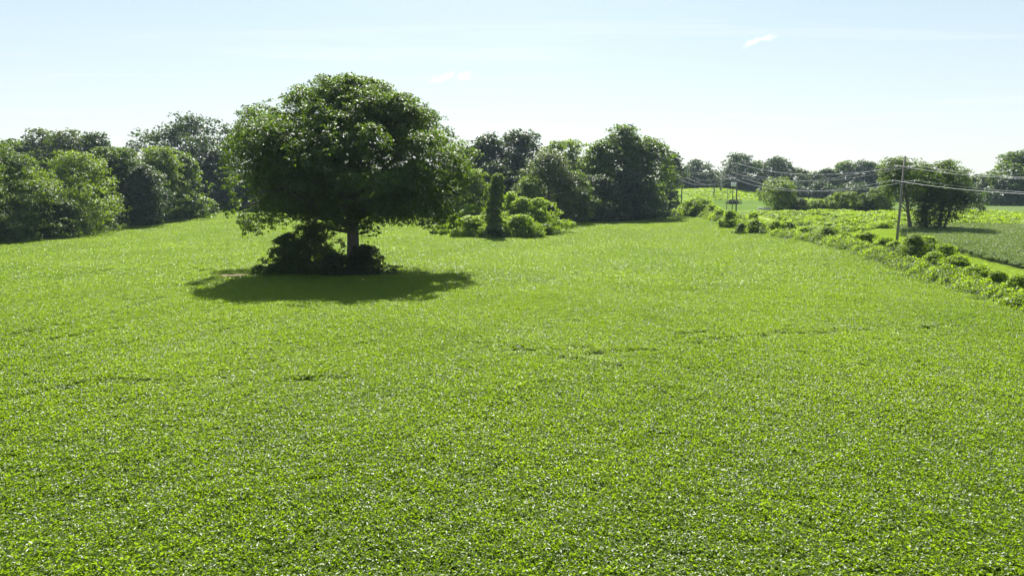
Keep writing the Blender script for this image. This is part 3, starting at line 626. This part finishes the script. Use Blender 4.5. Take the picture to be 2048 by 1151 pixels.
leaning_tree(1878, 458, 324, 1896, 80, 112, .38, 'right tree of the roadside clump with sunlit top', 12, 'oak', .3)
leaning_tree(1885, 455, 366, 1926, 74, 111.5, .32, 'low wide leaning tree at the right side of the roadside clump', 15, 'dark', .22)
leaning_tree(1862, 456, 400, 1856, 60, 111, .15, 'short bushy sapling between the trunks of the roadside clump', 21, 'dark', .12)
SG = 'shrubs along the far side of the weedy strip'
T('small_tree', 1560, 360, 66, 178, 'broad', 'bright', 'small round tree standing alone beyond the weedy strip', z0=.12, leaf=.34, lai=2.4)
for u, vb, vt, w, d, mt, lab in ((1600, 427, 405, 30, 178, 'grey', 'low grey green bush right beside the lone small tree'), (1632, 427, 407, 34, 176, 'bright', 'low round shrub second right of the lone small tree'), (1690, 427, 392, 50, 174, 'bright', 'leafy shrub with ragged top behind the weedy strip'),
                                 (1728, 427, 394, 44, 173, 'mid', 'taller shrub left of the roadside clump'), (1762, 427, 380, 54, 172, 'bright', 'shrub touching the left side of the roadside clump'), (1660, 427, 414, 30, 176, 'mid', 'very low shrub between two larger ones behind the weeds'),
                                 (1585, 426, 410, 24, 180, 'dark', 'dark small bush under the right side of the lone small tree')):
    shrub('shrub', u, vb, vt, w, d, mt, lab, 'dome', .34, SG, lai=2.4, sink=.3)
shrub('shrub', 1467, 408, 400, 26, 245, 'dark', 'dark flat bush on the hill slope behind the poles', 'mound', .5)
shrub('vine_post', 1653, 406, 394, 9, 255, 'bright', 'small vine topped post in front of the far wood', 'broad', .45, z0=.25, cat='vine post')
shrub('shrub', 1470, 432, 418, 9, 148, 'dark', 'small dark bush at the foot of the tall roadside pole', 'oval', .3)

# ------------------------------------------------------------------ hedgerow
HG = 'bushes of the vine covered hedgerow'
hedge = [(1396, 430, 398, 62, 168, 'mid', 'large hedge bush at the far end by the hill'), (1420, 432, 412, 34, 163, 'vine', 'bright hedge bush second from the far end'), (1378, 431, 406, 34, 172, 'dark', 'dark hedge bush nearest the hill'),
         (1405, 418, 393, 24, 176, 'dark', 'dark bush topping the far end of the hedge'), (1440, 447, 430, 30, 146, 'vine', 'bright low vine hump left of a dark hedge bush'), (1459, 460, 430, 30, 131, 'mid', 'upright dark sided bush below the tall roadside pole'),
         (1506, 447, 434, 28, 137, 'vine', 'bright rounded vine hump behind the paired hedge bushes'), (1481, 471, 452, 22, 121, 'dark', 'small dark bush, left of the paired hedge bushes'), (1510, 471, 446, 38, 121, 'mid', 'domed bush, right of the paired hedge bushes'),
         (1551, 471, 450, 34, 118, 'mid', 'dark sided domed bush in the middle distance of the hedge'), (1580, 468, 450, 24, 118, 'vine', 'bright small vine hump beside a domed bush'), (1655, 486, 459, 44, 98, 'dark', 'darkest compact bush standing alone in the hedge'),
         (1690, 494, 477, 32, 94, 'mid', 'small hedge bush right of the darkest compact one'), (1734, 503, 480, 48, 88, 'mid', 'wide hedge bush with dark underside left of the leaning pole'), (1726, 481, 466, 15, 97, 'dark', 'little dark bush on the lane side of the hedge'),
         (1790, 521, 500, 34, 80, 'mid', 'round hedge bush just below the leaning pole'), (1826, 540, 492, 48, 74, 'dark', 'tall dark faced hedge bush right of the leaning pole'), (1850, 520, 490, 60, 78, 'vine', 'bright vine mound behind the tall dark faced bush'),
         (1893, 528, 498, 50, 73, 'vine', 'bright vine mound where the lane comes into view'), (1868, 548, 520, 50, 69, 'mid', 'mid green hedge bush right of the tall dark faced one'), (1912, 560, 526, 60, 65, 'vine', 'pale vine mound near the right end of the hedge'),
         (1955, 580, 548, 62, 59, 'vine', 'bright vine mound second from the right frame edge'), (1990, 595, 562, 54, 55, 'vine', 'low bright vine mound close to the right frame edge'), (2034, 612, 570, 60, 50, 'mid', 'dark green bush at the right frame edge ending the hedge'), (1640, 478, 465, 30, 104, 'vine', 'pale low hump left behind the darkest compact bush'),
         (1612, 474, 456, 34, 108, 'vine', 'pale vine hump midway along the hedge'), (1770, 508, 488, 40, 84, 'vine', 'yellowish vine hump left of the leaning pole foot'), (2090, 640, 590, 70, 46, 'vine', 'bright vine mound just outside the right frame edge')]
for u, vb, vt, w, d, mt, lab in hedge:
    shrub('hedge_bush', u, vb, vt, w * 1.2, d, {'mid': 'vine', 'dark': 'bright'}.get(mt, mt), lab, 'mound', max(.12, d * .0019), HG, rough=2.2, lai=2.8, lobe=None, cat='bush', sink=.75)

# ------------------------------------------------------------------ poles, lines, bales
def pole(u0, v0, u1, v1, d, label, mat='pole', r=.16, arms=(), insul=True, transformer=None, group='utility poles along the lane', zbase=None):
    b = at(u0, v0, d); t = at(u1, v1, d); g = h1(b[0], b[1])
    root = empty('utility_pole', (b[0], b[1], g), label, 'utility pole', group)
    top = Vector((t[0] - b[0], 0, t[2] - g)); mb = MB(); mb.tube([(0, 0, -.4), top * .5, top], [r, r * .85, r * .65], 10)
    link('post', mb.mesh('post', M[mat]), root)
    ends = []
    for v, half in arms:
        z = at(u1, v, d)[2] - g; s = z / top.z; c = top * s
        mb = MB(); mb.box((c.x, -r - .06, z), (half * 2, .11, .13)); mb.tube([(c.x - half * .5, -r - .05, z), (c.x, -r * .9, z - .7)], .025, 5); mb.tube([(c.x + half * .5, -r - .05, z), (c.x, -r * .9, z - .7)], .025, 5)
        arm = link('crossarm', mb.mesh('crossarm', M['pole'], False), root)
        for sx in (-.92, .92):
            mb = MB(); x = c.x + sx * half; mb.tube([(x, -r - .06, z + .065), (x, -r - .06, z + .12), (x, -r - .06, z + .17), (x, -r - .06, z + .24), (x, -r - .06, z + .30)], [.03, .07, .05, .07, .03], 8)
            link('insulator', mb.mesh('insulator', M['ceramic']), arm)
            ends.append((b[0] + x, b[1] - r - .06, g + z + .3))
    if transformer:
        z = at(u1, transformer, d)[2] - g; c = top * (z / top.z); tr = None
        for k, sx in enumerate((-.5, .1, .62)):
            mb = MB(); mb.tube([(c.x + sx, -r - .35, z - .55), (c.x + sx, -r - .35, z - .5), (c.x + sx, -r - .35, z + .42), (c.x + sx, -r - .35, z + .5)], [.24, .27, .27, .2], 12)
            mb.tube([(c.x + sx, -r - .35, z + .5), (c.x + sx, -r - .35, z + .8)], .05, 6)
            o = link('transformer', mb.mesh('transformer', M['tank']), root)
        mb = MB(); mb.box((c.x + .05, -r - .02, z), (1.5, .1, .12)); link('bracket', mb.mesh('bracket', M['tank'], False), root)
    return root, ends, (t[0], t[1], t[2])
Gp, Ge, Gt = pole(1793, 488, 1810, 312, 90, 'nearest tall weathered utility pole leaning right beside the hedge', r=.17, arms=((335, 1.4), (365, 1.55)))
Fp, Fe, Ft = pole(1472, 432, 1475, 326, 150, 'pale tall utility pole at the far bend of the hedge', r=.17, arms=((347, 1.35), (358, 1.4)))
Bp, Be, Bt = pole(1363, 418, 1364, 343, 212, 'dark utility pole at the edge of the wood on the hill', 'poledark', .2, arms=((351, 1.7), (356, 1.7)))
Ap, Ae, At_ = pole(1355, 391, 1356, 342, 318, 'farthest thin pale utility pole on the hill crest', 'pole', .2)
Cp, Ce, Ct = pole(1427, 398, 1432, 338, 272, 'leaning utility pole standing mid hill', 'poledark', .2, arms=((343, 1.3),))
Ep, Ee, Et = pole(1464, 424, 1467, 355, 196, 'dark pole carrying the transformer cans behind the pale tall pole', 'poledark', .13, arms=((357, 1.1),), transformer=369)
Dp, De, Dt = pole(1453, 426, 1455, 378, 188, 'short bare pole left of the transformer pole', 'pole', .11)
# the next pole towards the camera stands outside the frame and carries the near ends of the lines
hx_, hy_ = 50.5, 30.0
hz = h1(hx_, hy_)
Hr = empty('utility_pole', (hx_, hy_, hz), 'utility pole beside the lane just outside the right frame edge', 'utility pole', 'utility poles along the lane')
mb = MB(); mb.tube([(0, 0, -.4), (0, 0, 5.5), (0, 0, 12)], [.17, .15, .11], 10); link('post', mb.mesh('post', M['pole']), Hr)
Hends = []
for z, half in ((10.7, 1.4), (8.8, 1.55)):
    mb = MB(); mb.box((0, -.23, z), (half * 2, .11, .13)); link('crossarm', mb.mesh('crossarm', M['pole'], False), Hr)
    for sx in (-.92, .92): Hends.append((hx_ + sx * half, hy_ - .23, hz + z + .08))
def wire(pts, sag, label, r=.022, group='overhead lines'):
    """one continuous line strung over several supports"""
    P = []
    for (a, b), s in zip(zip(pts[:-1], pts[1:]), sag):
        n = 14
        for i in range(n + (1 if b == pts[-1] else 0)):
            k = i / n; P.append((a[0] + (b[0] - a[0]) * k, a[1] + (b[1] - a[1]) * k, a[2] + (b[2] - a[2]) * k - 4 * s * k * (1 - k)))
    rr = [max(r, .00034 * p[1]) if False else r for p in P]
    mb = MB(); mb.tube(P, rr, 6); o = link('power_line', mb.mesh('power_line', M['wire']), None)
    return tag(o, label, 'power line', group)
wire([Hends[0], Ge[0], Fe[0], Be[0]], (1.9, 2.0, 1.8), 'upper left overhead line along the poles', .016)
wire([Hends[1], Ge[1], Fe[1], Be[1]], (1.9, 2.0, 1.8), 'upper right overhead line along the poles', .016)
wire([Hends[2], Ge[2], Fe[2], Be[2]], (1.4, 2.1, 2.0), 'lower left overhead line along the poles', .022)
wire([Hends[3], Ge[3], Fe[3], Be[3]], (1.4, 2.1, 2.0), 'lower right overhead line along the poles', .022)
wire([(Ge[0][0] + 1.3, Ge[0][1] + .2, Ge[0][2] - .15), Ft], (1.7,), 'single top line sagging from the tall pale pole tip to the leaning pole', .024)
wire([At_, Ce[0]], (1.0,), 'thin line from the farthest pole to the mid hill pole, left wire', .04)
wire([Bt, Ce[1]], (1.2,), 'thin line from the dark hill edge pole to the mid hill pole', .035)
wire([Ce[0], Ee[0]], (1.6,), 'line from the mid hill pole down to the transformer pole, left wire', .035)
wire([Ce[1], Ee[1]], (1.6,), 'line from the mid hill pole down to the transformer pole, right wire', .035)
wire([Ee[0], Fe[2]], (.6,), 'short line linking the transformer pole to the tall pale pole', .03)
def bale(u, v, d, rz, label):
    x, y, _ = at(u, v, d); g = h1(x, y); mb = MB(); r = .66; pts = []; rad = []
    for s, q in ((-.78, .2), (-.77, .9), (-.70, 1.0), (-.25, 1.02), (.25, 1.0), (.70, 1.0), (.77, .9), (.78, .2)):
        pts.append((s * math.cos(rz), s * math.sin(rz), r * .96)); rad.append(r * q)
    # squashed a little by its own weight
    mb.tube(pts, rad, 20); o = link('hay_bale', mb.mesh('hay_bale', M['bale']), None, (x, y, g)); tag(o, label, 'hay bale', 'round bales by the lone small tree')
bale(1522, 421, 178, .25, 'pale grey round bale, left of the two by the lone small tree')
bale(1534, 421, 177, -.2, 'pale grey round bale, right of the two, nearest the lone small tree')

# ------------------------------------------------------------------ scattered plants (ground cover)
def scatter(name, protos, P, rz, scl, label, cat, tilt=None):
    col = bpy.data.collections.new(name + '_plants')
    for o in protos: col.objects.link(o)
    n = len(P); rng = np.random.default_rng(n)
    rot = np.zeros((n, 3), np.float32); rot[:, 2] = rz
    if tilt is not None: rot[:, :2] = rng.normal(size=(n, 2)) * tilt
    me = bpy.data.meshes.new(name); me.vertices.add(n); me.vertices.foreach_set('co', np.asarray(P, np.float32).ravel())
    for k, ty, dat in (('rot', 'FLOAT_VECTOR', rot), ('scl', 'FLOAT_VECTOR', np.asarray(scl, np.float32)), ('idx', 'INT', rng.integers(0, len(protos), n).astype(np.int32))):
        a = me.attributes.new(k, ty, 'POINT'); a.data.foreach_set('vector' if ty == 'FLOAT_VECTOR' else 'value', dat.ravel())
    o = link(name, me); tag(o, label, cat, kind='stuff')
    g = bpy.data.node_groups.new(name, 'GeometryNodeTree')
    g.interface.new_socket('Geometry', in_out='INPUT', socket_type='NodeSocketGeometry'); g.interface.new_socket('Geometry', in_out='OUTPUT', socket_type='NodeSocketGeometry')
    N, L = g.nodes, g.links; gi = N.new('NodeGroupInput'); go = N.new('NodeGroupOutput'); ip = N.new('GeometryNodeInstanceOnPoints'); ci = N.new('GeometryNodeCollectionInfo')
    ci.inputs['Collection'].default_value = col; ci.inputs['Separate Children'].default_value = True; ci.inputs['Reset Children'].default_value = True
    def attr(nm, ty):
        q = N.new('GeometryNodeInputNamedAttribute'); q.data_type = ty; q.inputs['Name'].default_value = nm; return q.outputs['Attribute']
    L.new(gi.outputs[0], ip.inputs['Points']); L.new(ci.outputs[0], ip.inputs['Instance']); ip.inputs['Pick Instance'].default_value = True
    L.new(attr('idx', 'INT'), ip.inputs['Instance Index']); L.new(attr('rot', 'FLOAT_VECTOR'), ip.inputs['Rotation']); L.new(attr('scl', 'FLOAT_VECTOR'), ip.inputs['Scale'])
    L.new(ip.outputs[0], go.inputs[0])
    o.modifiers.new('plants', 'NODES').node_group = g
    return o
def soy_plant(rng, mat, nt, R_, leaf, hi, six=True, dip=.13, sway=1.0):
    """a soybean plant: stalks carrying three-part leaves"""
    V, F4, tint = [], [], []; n = 0
    rad = R_ * np.sqrt(rng.uniform(size=nt)); th = rng.uniform(0, 6.28, nt)
    for i in range(nt):
        c = np.array([rad[i] * math.cos(th[i]), rad[i] * math.sin(th[i]), hi * (1 - .06 * (rad[i] / R_) ** 2) - abs(rng.normal()) * dip])
        az = rng.uniform(0, 6.28); tl = rng.uniform(0, 1)
        pitch = rng.normal() * .40 * sway - .06
        for j in range(3):
            a = az + (j - 1) * 1.25 + rng.normal() * .2; L = leaf * rng.uniform(.8, 1.2); W = L * .60
            pt = pitch + rng.normal() * .35 * sway - .08; roll = rng.normal() * .6 * sway
            f = np.array([math.cos(a) * math.cos(pt), math.sin(a) * math.cos(pt), math.sin(pt)]); s = np.array([-math.sin(a), math.cos(a), 0]); u = np.cross(f, s)
            s, u = s * math.cos(roll) + u * math.sin(roll), u * math.cos(roll) - s * math.sin(roll)
            b = c + f * leaf * .25; fold = .22
            if six:
                V += [b, b + f * L * .32 + s * W * .5 + u * W * fold * .5, b + f * L * .70 + s * W * .36 + u * W * fold * .3, b + f * L - u * L * .10, b + f * L * .70 - s * W * .36 + u * W * fold * .3, b + f * L * .32 - s * W * .5 + u * W * fold * .5]
                F4 += [(n, n + 3, n + 2, n + 1), (n, n + 5, n + 4, n + 3)]; tint += [tl * .5 + rng.uniform() * .5] * 6; n += 6
            else:
                V += [b, b + f * L * .5 + s * W * .5 + u * W * fold * .5, b + f * L, b + f * L * .5 - s * W * .5 + u * W * fold * .5]
                F4 += [(n, n + 1, n + 2, n + 3)]; tint += [tl * .5 + rng.uniform() * .5] * 4; n += 4
    me = mesh_np('soybean_plant', np.array(V), [np.array(F4)], mat, {'tint': ('FLOAT', np.array(tint, np.float32))})
    return bpy.data.objects.new('soybean_plant', me)
def jgrid(rng, x0, x1, y0, y1, s):
    X, Y = np.meshgrid(np.arange(x0, x1, s), np.arange(y0, y1, s)); n = X.size
    return X.ravel() + rng.uniform(-.5, .5, n) * s, Y.ravel() + rng.uniform(-.5, .5, n) * s
# wheel tracks and thin spots where the canopy is open
TRK = []
for pl, wd in (([(0, 676), (120, 652), (230, 625), (330, 592)], .34), ([(0, 806), (130, 778), (230, 768), (310, 764)], .36), ([(240, 769), (305, 764)], .5), ([(570, 762), (640, 757), (690, 754)], .34), ([(1035, 697), (1062, 699)], .4), ([(1148, 692), (1172, 706), (1200, 706)], .34),
               ([(1128, 716), (1140, 724)], .35), ([(1212, 729), (1224, 731)], .5), ([(1240, 702), (1310, 700)], .25), ([(1352, 670), (1365, 672), (1400, 664)], .32), ([(1395, 686), (1460, 680), (1560, 668), (1660, 664), (1755, 659)], .30), ([(1840, 656), (1890, 648), (1935, 634)], .34), ([(95, 470), (260, 462)], .1), ([(110, 680), (230, 655)], .16), ([(395, 650), (440, 640)], .18)):
    w = [hit(u, v, CROP) for u, v in pl]
    TRK.append((np.array(w), wd))
def track_dist(x, y):
    d = np.full(len(x), 9.0)
    for w, wd in TRK:
        for a, b in zip(w[:-1], w[1:]):
            ab = b - a; k = np.clip(((x - a[0]) * ab[0] + (y - a[1]) * ab[1]) / max(ab @ ab, 1e-6), 0, 1)
            d = np.minimum(d, np.hypot(x - a[0] - k * ab[0], y - a[1] - k * ab[1]) - wd)
    return d
def in_view(x, y, m=8.0): return (np.abs(x) < .80 * y + m) & (y > 3)
rng = np.random.default_rng(1)
near_p = [soy_plant(rng, M['soy'], 80, .36, .080, CROP, True, .065, 1.15) for _ in range(7)]
far_p = [soy_plant(rng, M['soy'], 72, .50, .102, CROP, False, .12, 1.1) for _ in range(7)]
def crop(x, y, rng, sparse_soil=True):
    k = (x > left_x(y) + .3 + rng.normal(size=len(x)) * .2) & (x < hedge_x(y) - 1.6) & (y < back_y(x) - .4 + rng.normal(size=len(x)) * .2) & in_view(x, y)
    k &= ~(((x + 17.0) / 7.0) ** 2 + ((y - 67.3) / 2.2) ** 2 < 1)                  # the shrubs under the oak
    e = ((x + 27.9) / 2.8) ** 2 + ((y - 68.0) / 4.0) ** 2; k &= ~(e < 1 + .25 * wob(x, y, .8))
    e2 = ((x + 29.5) / 5.5) ** 2 + ((y - 73) / 5.0) ** 2; k &= ~((e2 < 1) & (rng.uniform(size=len(x)) < .45))
    t = track_dist(x, y); k &= ~((t < -.06) & (wob(x, y, 1.6) > -.9) & (rng.uniform(size=len(x)) < .88))
    k &= ~((wob(x * .8 + 3, y * .8 - 5, .9) > 1.5) & (rng.uniform(size=len(x)) < .22)) & (rng.uniform(size=len(x)) > .004)   # thin spots
    return k, t
def field(name, protos, x, y, rng, label, lo, hi):
    k, t = crop(x, y, rng); x, y, t = x[k], y[k], t[k]
    z = hgt(x, y)
    low = np.where(t < .2, .86, 1.0); n = len(x)
    hs = (1 + .07 * wob(x, y, .35) + .035 * wob(x, y, 1.3) + rng.normal(size=n) * .04) * low
    ws = 1 + rng.normal(size=n) * .08
    return scatter(name, protos, np.stack([x, y, z], 1), rng.uniform(0, 6.28, n), np.stack([ws, ws, np.clip(hs, .5, 1.35)], 1), label, 'crop', .05)
xa, ya = jgrid(rng, -84, 52, 3, 66, .31); pn = 1 - sm(50, 64, ya); m = rng.uniform(size=len(xa)) < pn
field('soybean_crop', near_p, xa[m], ya[m], rng, 'dense knee high soybean crop covering the near field in leafy green', 0, 0)
xb, yb = jgrid(rng, -86, 52, 48, 190, .50); pn = sm(50, 62, yb); m = rng.uniform(size=len(xb)) < pn
field('soybean_crop', far_p, xb[m], yb[m], rng, 'far part of the soybean crop running up to the woods', 0, 0)
# second field
sheen_p = [soy_plant(rng, M['soy_sheen'], 24, .46, .17, .62, False) for _ in range(5)]
x, y = jgrid(rng, 48, 145, 44, 122, .52); k = (x > field2_x(y) + .3) & (y < weed_near(x) + wob(x, y) * .4) & in_view(x, y, 10)
x, y = x[k], y[k]; n = len(x); ws = 1 + rng.normal(size=n) * .08
scatter('soybean_crop', sheen_p, np.stack([x, y, hgt(x, y)], 1), rng.uniform(0, 6.28, n), np.stack([ws, ws, 1 + .06 * wob(x, y, .5) + rng.normal(size=n) * .05], 1), 'soybean crop in the field beyond the lane, bluish sheen put into its leaf colour', 'crop', .05)
# weedy strip and hedge undergrowth: broad leaved clumps
def clump(rng, mat, n, R_, H, leaf):
    d = unit(rng.normal(size=(n, 3)) + np.array([0, 0, .5])); d[:, 2] = np.abs(d[:, 2])
    p = d * (1 - np.abs(rng.normal(size=n)) * .2)[:, None] * np.array([R_, R_, H]); nr = unit(d * .6 + np.array([0, 0, .6]) + rng.normal(size=(n, 3)) * .45)
    v, f = leaf_quads(rng, p, nr, leaf, .8)
    return bpy.data.objects.new('weed_clump', mesh_np('weed_clump', v, [f], mat, {'tint': ('FLOAT', np.repeat(rng.uniform(size=n), 4).astype(np.float32))}))
weed_p = [clump(rng, M['weed'], 230, .8, .75, .21) for _ in range(5)]
x, y = jgrid(rng, 50, 190, 108, WEED_FAR, .95); k = (y > weed_near(x) + wob(x, y) * .5) & (x > hedge_x(y) + 8.5) & in_view(x, y, 10) & ~((np.abs(x - 65) < 9) & (y < 113))
x, y = x[k], y[k]; n = len(x); ws = rng.uniform(.6, 1.25, n)
scatter('weeds', weed_p, np.stack([x, y, hgt(x, y) - .1], 1), rng.uniform(0, 6.28, n), np.stack([ws, ws, ws * (1 + .35 * wob(x, y, .4))], 1), 'bright yellow green tangle of broad weeds filling the strip beyond the lane', 'weeds', .1)
vine_p = [clump(rng, M[q], 440, .85, .95, .115) for q in ('vine', 'bright', 'bright', 'mid', 'vine', 'bright')]
y = rng.uniform(30, 178, 3800); x = hedge_x(y) + rng.normal(size=len(y)) * .85; n = len(x); ws = rng.uniform(.6, 1.25, n) * np.interp(y, [40, 120, 170], [1, 1.05, 1.2])
scatter('hedge_undergrowth', vine_p, np.stack([x, y, hgt(x, y) - .1], 1), rng.uniform(0, 6.28, n), np.stack([ws, ws, ws * rng.uniform(.9, 1.75, n)], 1), 'tangled bright vines and brambles knitting the hedgerow together', 'undergrowth', .1)
x = rng.uniform(-11, 9, 260); y = rng.uniform(112, 126, 260); k = y > back_y(x) + .3; x, y = x[k], y[k]; n = len(x); ws = rng.uniform(.7, 1.3, n)
scatter('vine_carpet', [clump(rng, M['vine'], 160, .95, .85, .22) for _ in range(3)], np.stack([x, y, hgt(x, y) - .1], 1), rng.uniform(0, 6.28, n), np.stack([ws, ws, ws], 1), 'low carpet of vines joining the mounds around the dead column', 'vines', .1)
hill_p = [clump(rng, M['weed'], 60, 1.0, .6, .5) for _ in range(4)]
x, y = jgrid(rng, 50, 150, 255, 330, 1.6); k = (y > 262 + wob(x, y) * .8) & (x > hedge_x(y) + 8 + (y - 200) * .12 + 2); x, y = x[k], y[k]; n = len(x); ws = rng.uniform(.7, 1.2, n)
scatter('hill_crop', hill_p, np.stack([x, y, hgt(x, y) - .15], 1), rng.uniform(0, 6.28, n), np.stack([ws, ws, ws], 1), 'sunlit lime green crop over the crest of the far hill', 'crop', .05)
# woodland floor fringe
under_p = [clump(rng, M['dark'], 120, 1.2, 1.5, .34) for _ in range(4)]
px_, py_ = [], []
yy = rng.uniform(95, 188, 260); px_.append(left_x(yy) - rng.uniform(.5, 7, 260)); py_.append(yy)
xx = rng.uniform(-82, 42, 420); xx = xx[(xx < -16) | (xx > 8)]; px_.append(xx); py_.append(back_y(xx) + rng.uniform(.8, 8, len(xx)))
x, y = np.concatenate(px_), np.concatenate(py_); n = len(x); ws = rng.uniform(.6, 1.3, n)
scatter('undergrowth', under_p, np.stack([x, y, hgt(x, y) - .2], 1), rng.uniform(0, 6.28, n), np.stack([ws, ws, ws], 1), 'dark shaded undergrowth along the foot of the woods', 'undergrowth', .1)
# mown grass on the lane
def tuft(rng, mat, n, R_, H):
    p = np.stack([rng.uniform(-R_, R_, n), rng.uniform(-R_, R_, n), np.zeros(n)], 1); d = unit(np.stack([rng.normal(size=n) * .5, rng.normal(size=n) * .5, np.ones(n)], 1)); L = (H * rng.uniform(.5, 1.3, n))[:, None]
    s = unit(np.cross(d, rng.normal(size=(n, 3)))) * .012
    v = np.stack([p - s, p + s, p + d * L], 1).reshape(-1, 3)
    return bpy.data.objects.new('grass_tuft', mesh_np('grass_tuft', v, [np.arange(3 * n).reshape(-1, 3)], mat, {'tint': ('FLOAT', np.repeat(rng.uniform(size=n), 3).astype(np.float32))}))
tuft_p = [tuft(rng, M['grass'], 90, .35, .11) for _ in range(4)]
x, y = jgrid(rng, 34, 68, 36, 175, .42); k = (x > hedge_x(y) + .3) & (x < np.where(y < 116, field2_x(y) - .1, hedge_x(y) + 9)) & in_view(x, y, 8)
tr = np.minimum(np.abs(x - hedge_x(y) - 5.2), np.abs(x - hedge_x(y) - 7.0)); k &= ~((tr < .35) & (rng.uniform(size=len(x)) < .88))
x, y = x[k], y[k]; n = len(x); ws = rng.uniform(.8, 1.3, n)
scatter('mown_grass', tuft_p, np.stack([x, y, hgt(x, y)], 1), rng.uniform(0, 6.28, n), np.stack([ws, ws, ws], 1), 'short mown grass covering the lane between hedge and far field', 'grass', 0)

# ------------------------------------------------------------------ clouds
def cloudmat(dens, scale, seed):
    m, N, L = newmat('cloud'); out = N.new('ShaderNodeOutputMaterial'); v = N.new('ShaderNodeVolumePrincipled')
    tc = N.new('ShaderNodeTexCoord'); mp = N.new('ShaderNodeMapping'); mp.inputs['Location'].default_value = (seed, seed * 2, 0)
    nz = N.new('ShaderNodeTexNoise'); nz.inputs['Scale'].default_value = scale; nz.inputs['Detail'].default_value = 5; nz.inputs['Roughness'].default_value = .6
    L.new(tc.outputs['Object'], mp.inputs[0]); L.new(mp.outputs[0], nz.inputs['Vector'])
    ln = N.new('ShaderNodeVectorMath'); ln.operation = 'LENGTH'; L.new(tc.outputs['Object'], ln.inputs[0])
    r = N.new('ShaderNodeMapRange'); r.inputs[1].default_value = 0; r.inputs[2].default_value = 1; r.inputs[3].default_value = .22; r.inputs[4].default_value = -.36; L.new(ln.outputs['Value'], r.inputs[0])
    ad = N.new('ShaderNodeMath'); ad.operation = 'ADD'; L.new(nz.outputs['Fac'], ad.inputs[0]); L.new(r.outputs[0], ad.inputs[1])
    r2 = N.new('ShaderNodeMapRange'); r2.inputs[1].default_value = .46; r2.inputs[2].default_value = .85; r2.inputs[3].default_value = 0; r2.inputs[4].default_value = dens; L.new(ad.outputs[0], r2.inputs[0])
    L.new(r2.outputs[0], v.inputs['Density']); v.inputs['Color'].default_value = (1, 1, 1, 1); v.inputs['Anisotropy'].default_value = .55
    L.new(v.outputs[0], out.inputs['Volume']); return m
def cloud(parts, d, label, seed):
    u0, v0 = parts[0][0], parts[0][1]; c = at(u0, v0, d); root = empty('cloud', c, label, 'cloud', 'small white clouds')
    for k, (u, v, w, h, roll) in enumerate(parts):
        p = at(u, v, d + k * 12); bm = MB(); V = []; Fs = []
        ns, nr = 14, 9
        for i in range(nr):
            for j in range(ns):
                a = math.pi * i / (nr - 1); b = 2 * math.pi * j / ns; V.append((math.sin(a) * math.cos(b) * 1.05, math.sin(a) * math.sin(b) * 1.05, math.cos(a) * 1.05))
        for i in range(nr - 1):
            for j in range(ns): Fs.append((i * ns + j, (i + 1) * ns + j, (i + 1) * ns + (j + 1) % ns, i * ns + (j + 1) % ns))
        bm.add(V, Fs); o = link('puff', bm.mesh('puff', cloudmat(.035, 2.6, seed + k * 3.3)), root)
        o.location = (p[0] - c[0], p[1] - c[1], p[2] - c[2]); o.scale = (w * pxm(d) / 1.55, w * pxm(d) / 2.2, h * pxm(d) / 1.4); o.rotation_euler = (0, -roll, 0)
cloud([(874, 160, 56, 18, .25), (896, 151, 52, 18, .5), (928, 152, 50, 26, .1)], 1500, 'small white cloud low above the right shoulder of the oak', 1.0)
cloud([(1496, 89, 34, 17, .7), (1512, 82, 46, 16, .35), (1537, 76, 56, 17, .1)], 1500, 'small curved white cloud high above the roadside poles', 7.0)

# ------------------------------------------------------------------ haze
def haze():
    m, N, L = newmat('haze'); out = N.new('ShaderNodeOutputMaterial'); v = N.new('ShaderNodeVolumePrincipled')
    v.inputs['Color'].default_value = (.62, .80, 1.0, 1); v.inputs['Density'].default_value = 0.00011; v.inputs['Anisotropy'].default_value = .3
    L.new(v.outputs[0], out.inputs['Volume'])
    mb = MB(); mb.box((20, 168, 10), (7600, 7600, 80)); o = link('haze', mb.mesh('haze', m, False)); tag(o, 'thin bluish summer haze over the fields', 'haze', kind='stuff')
HAZE = True
if HAZE: haze()
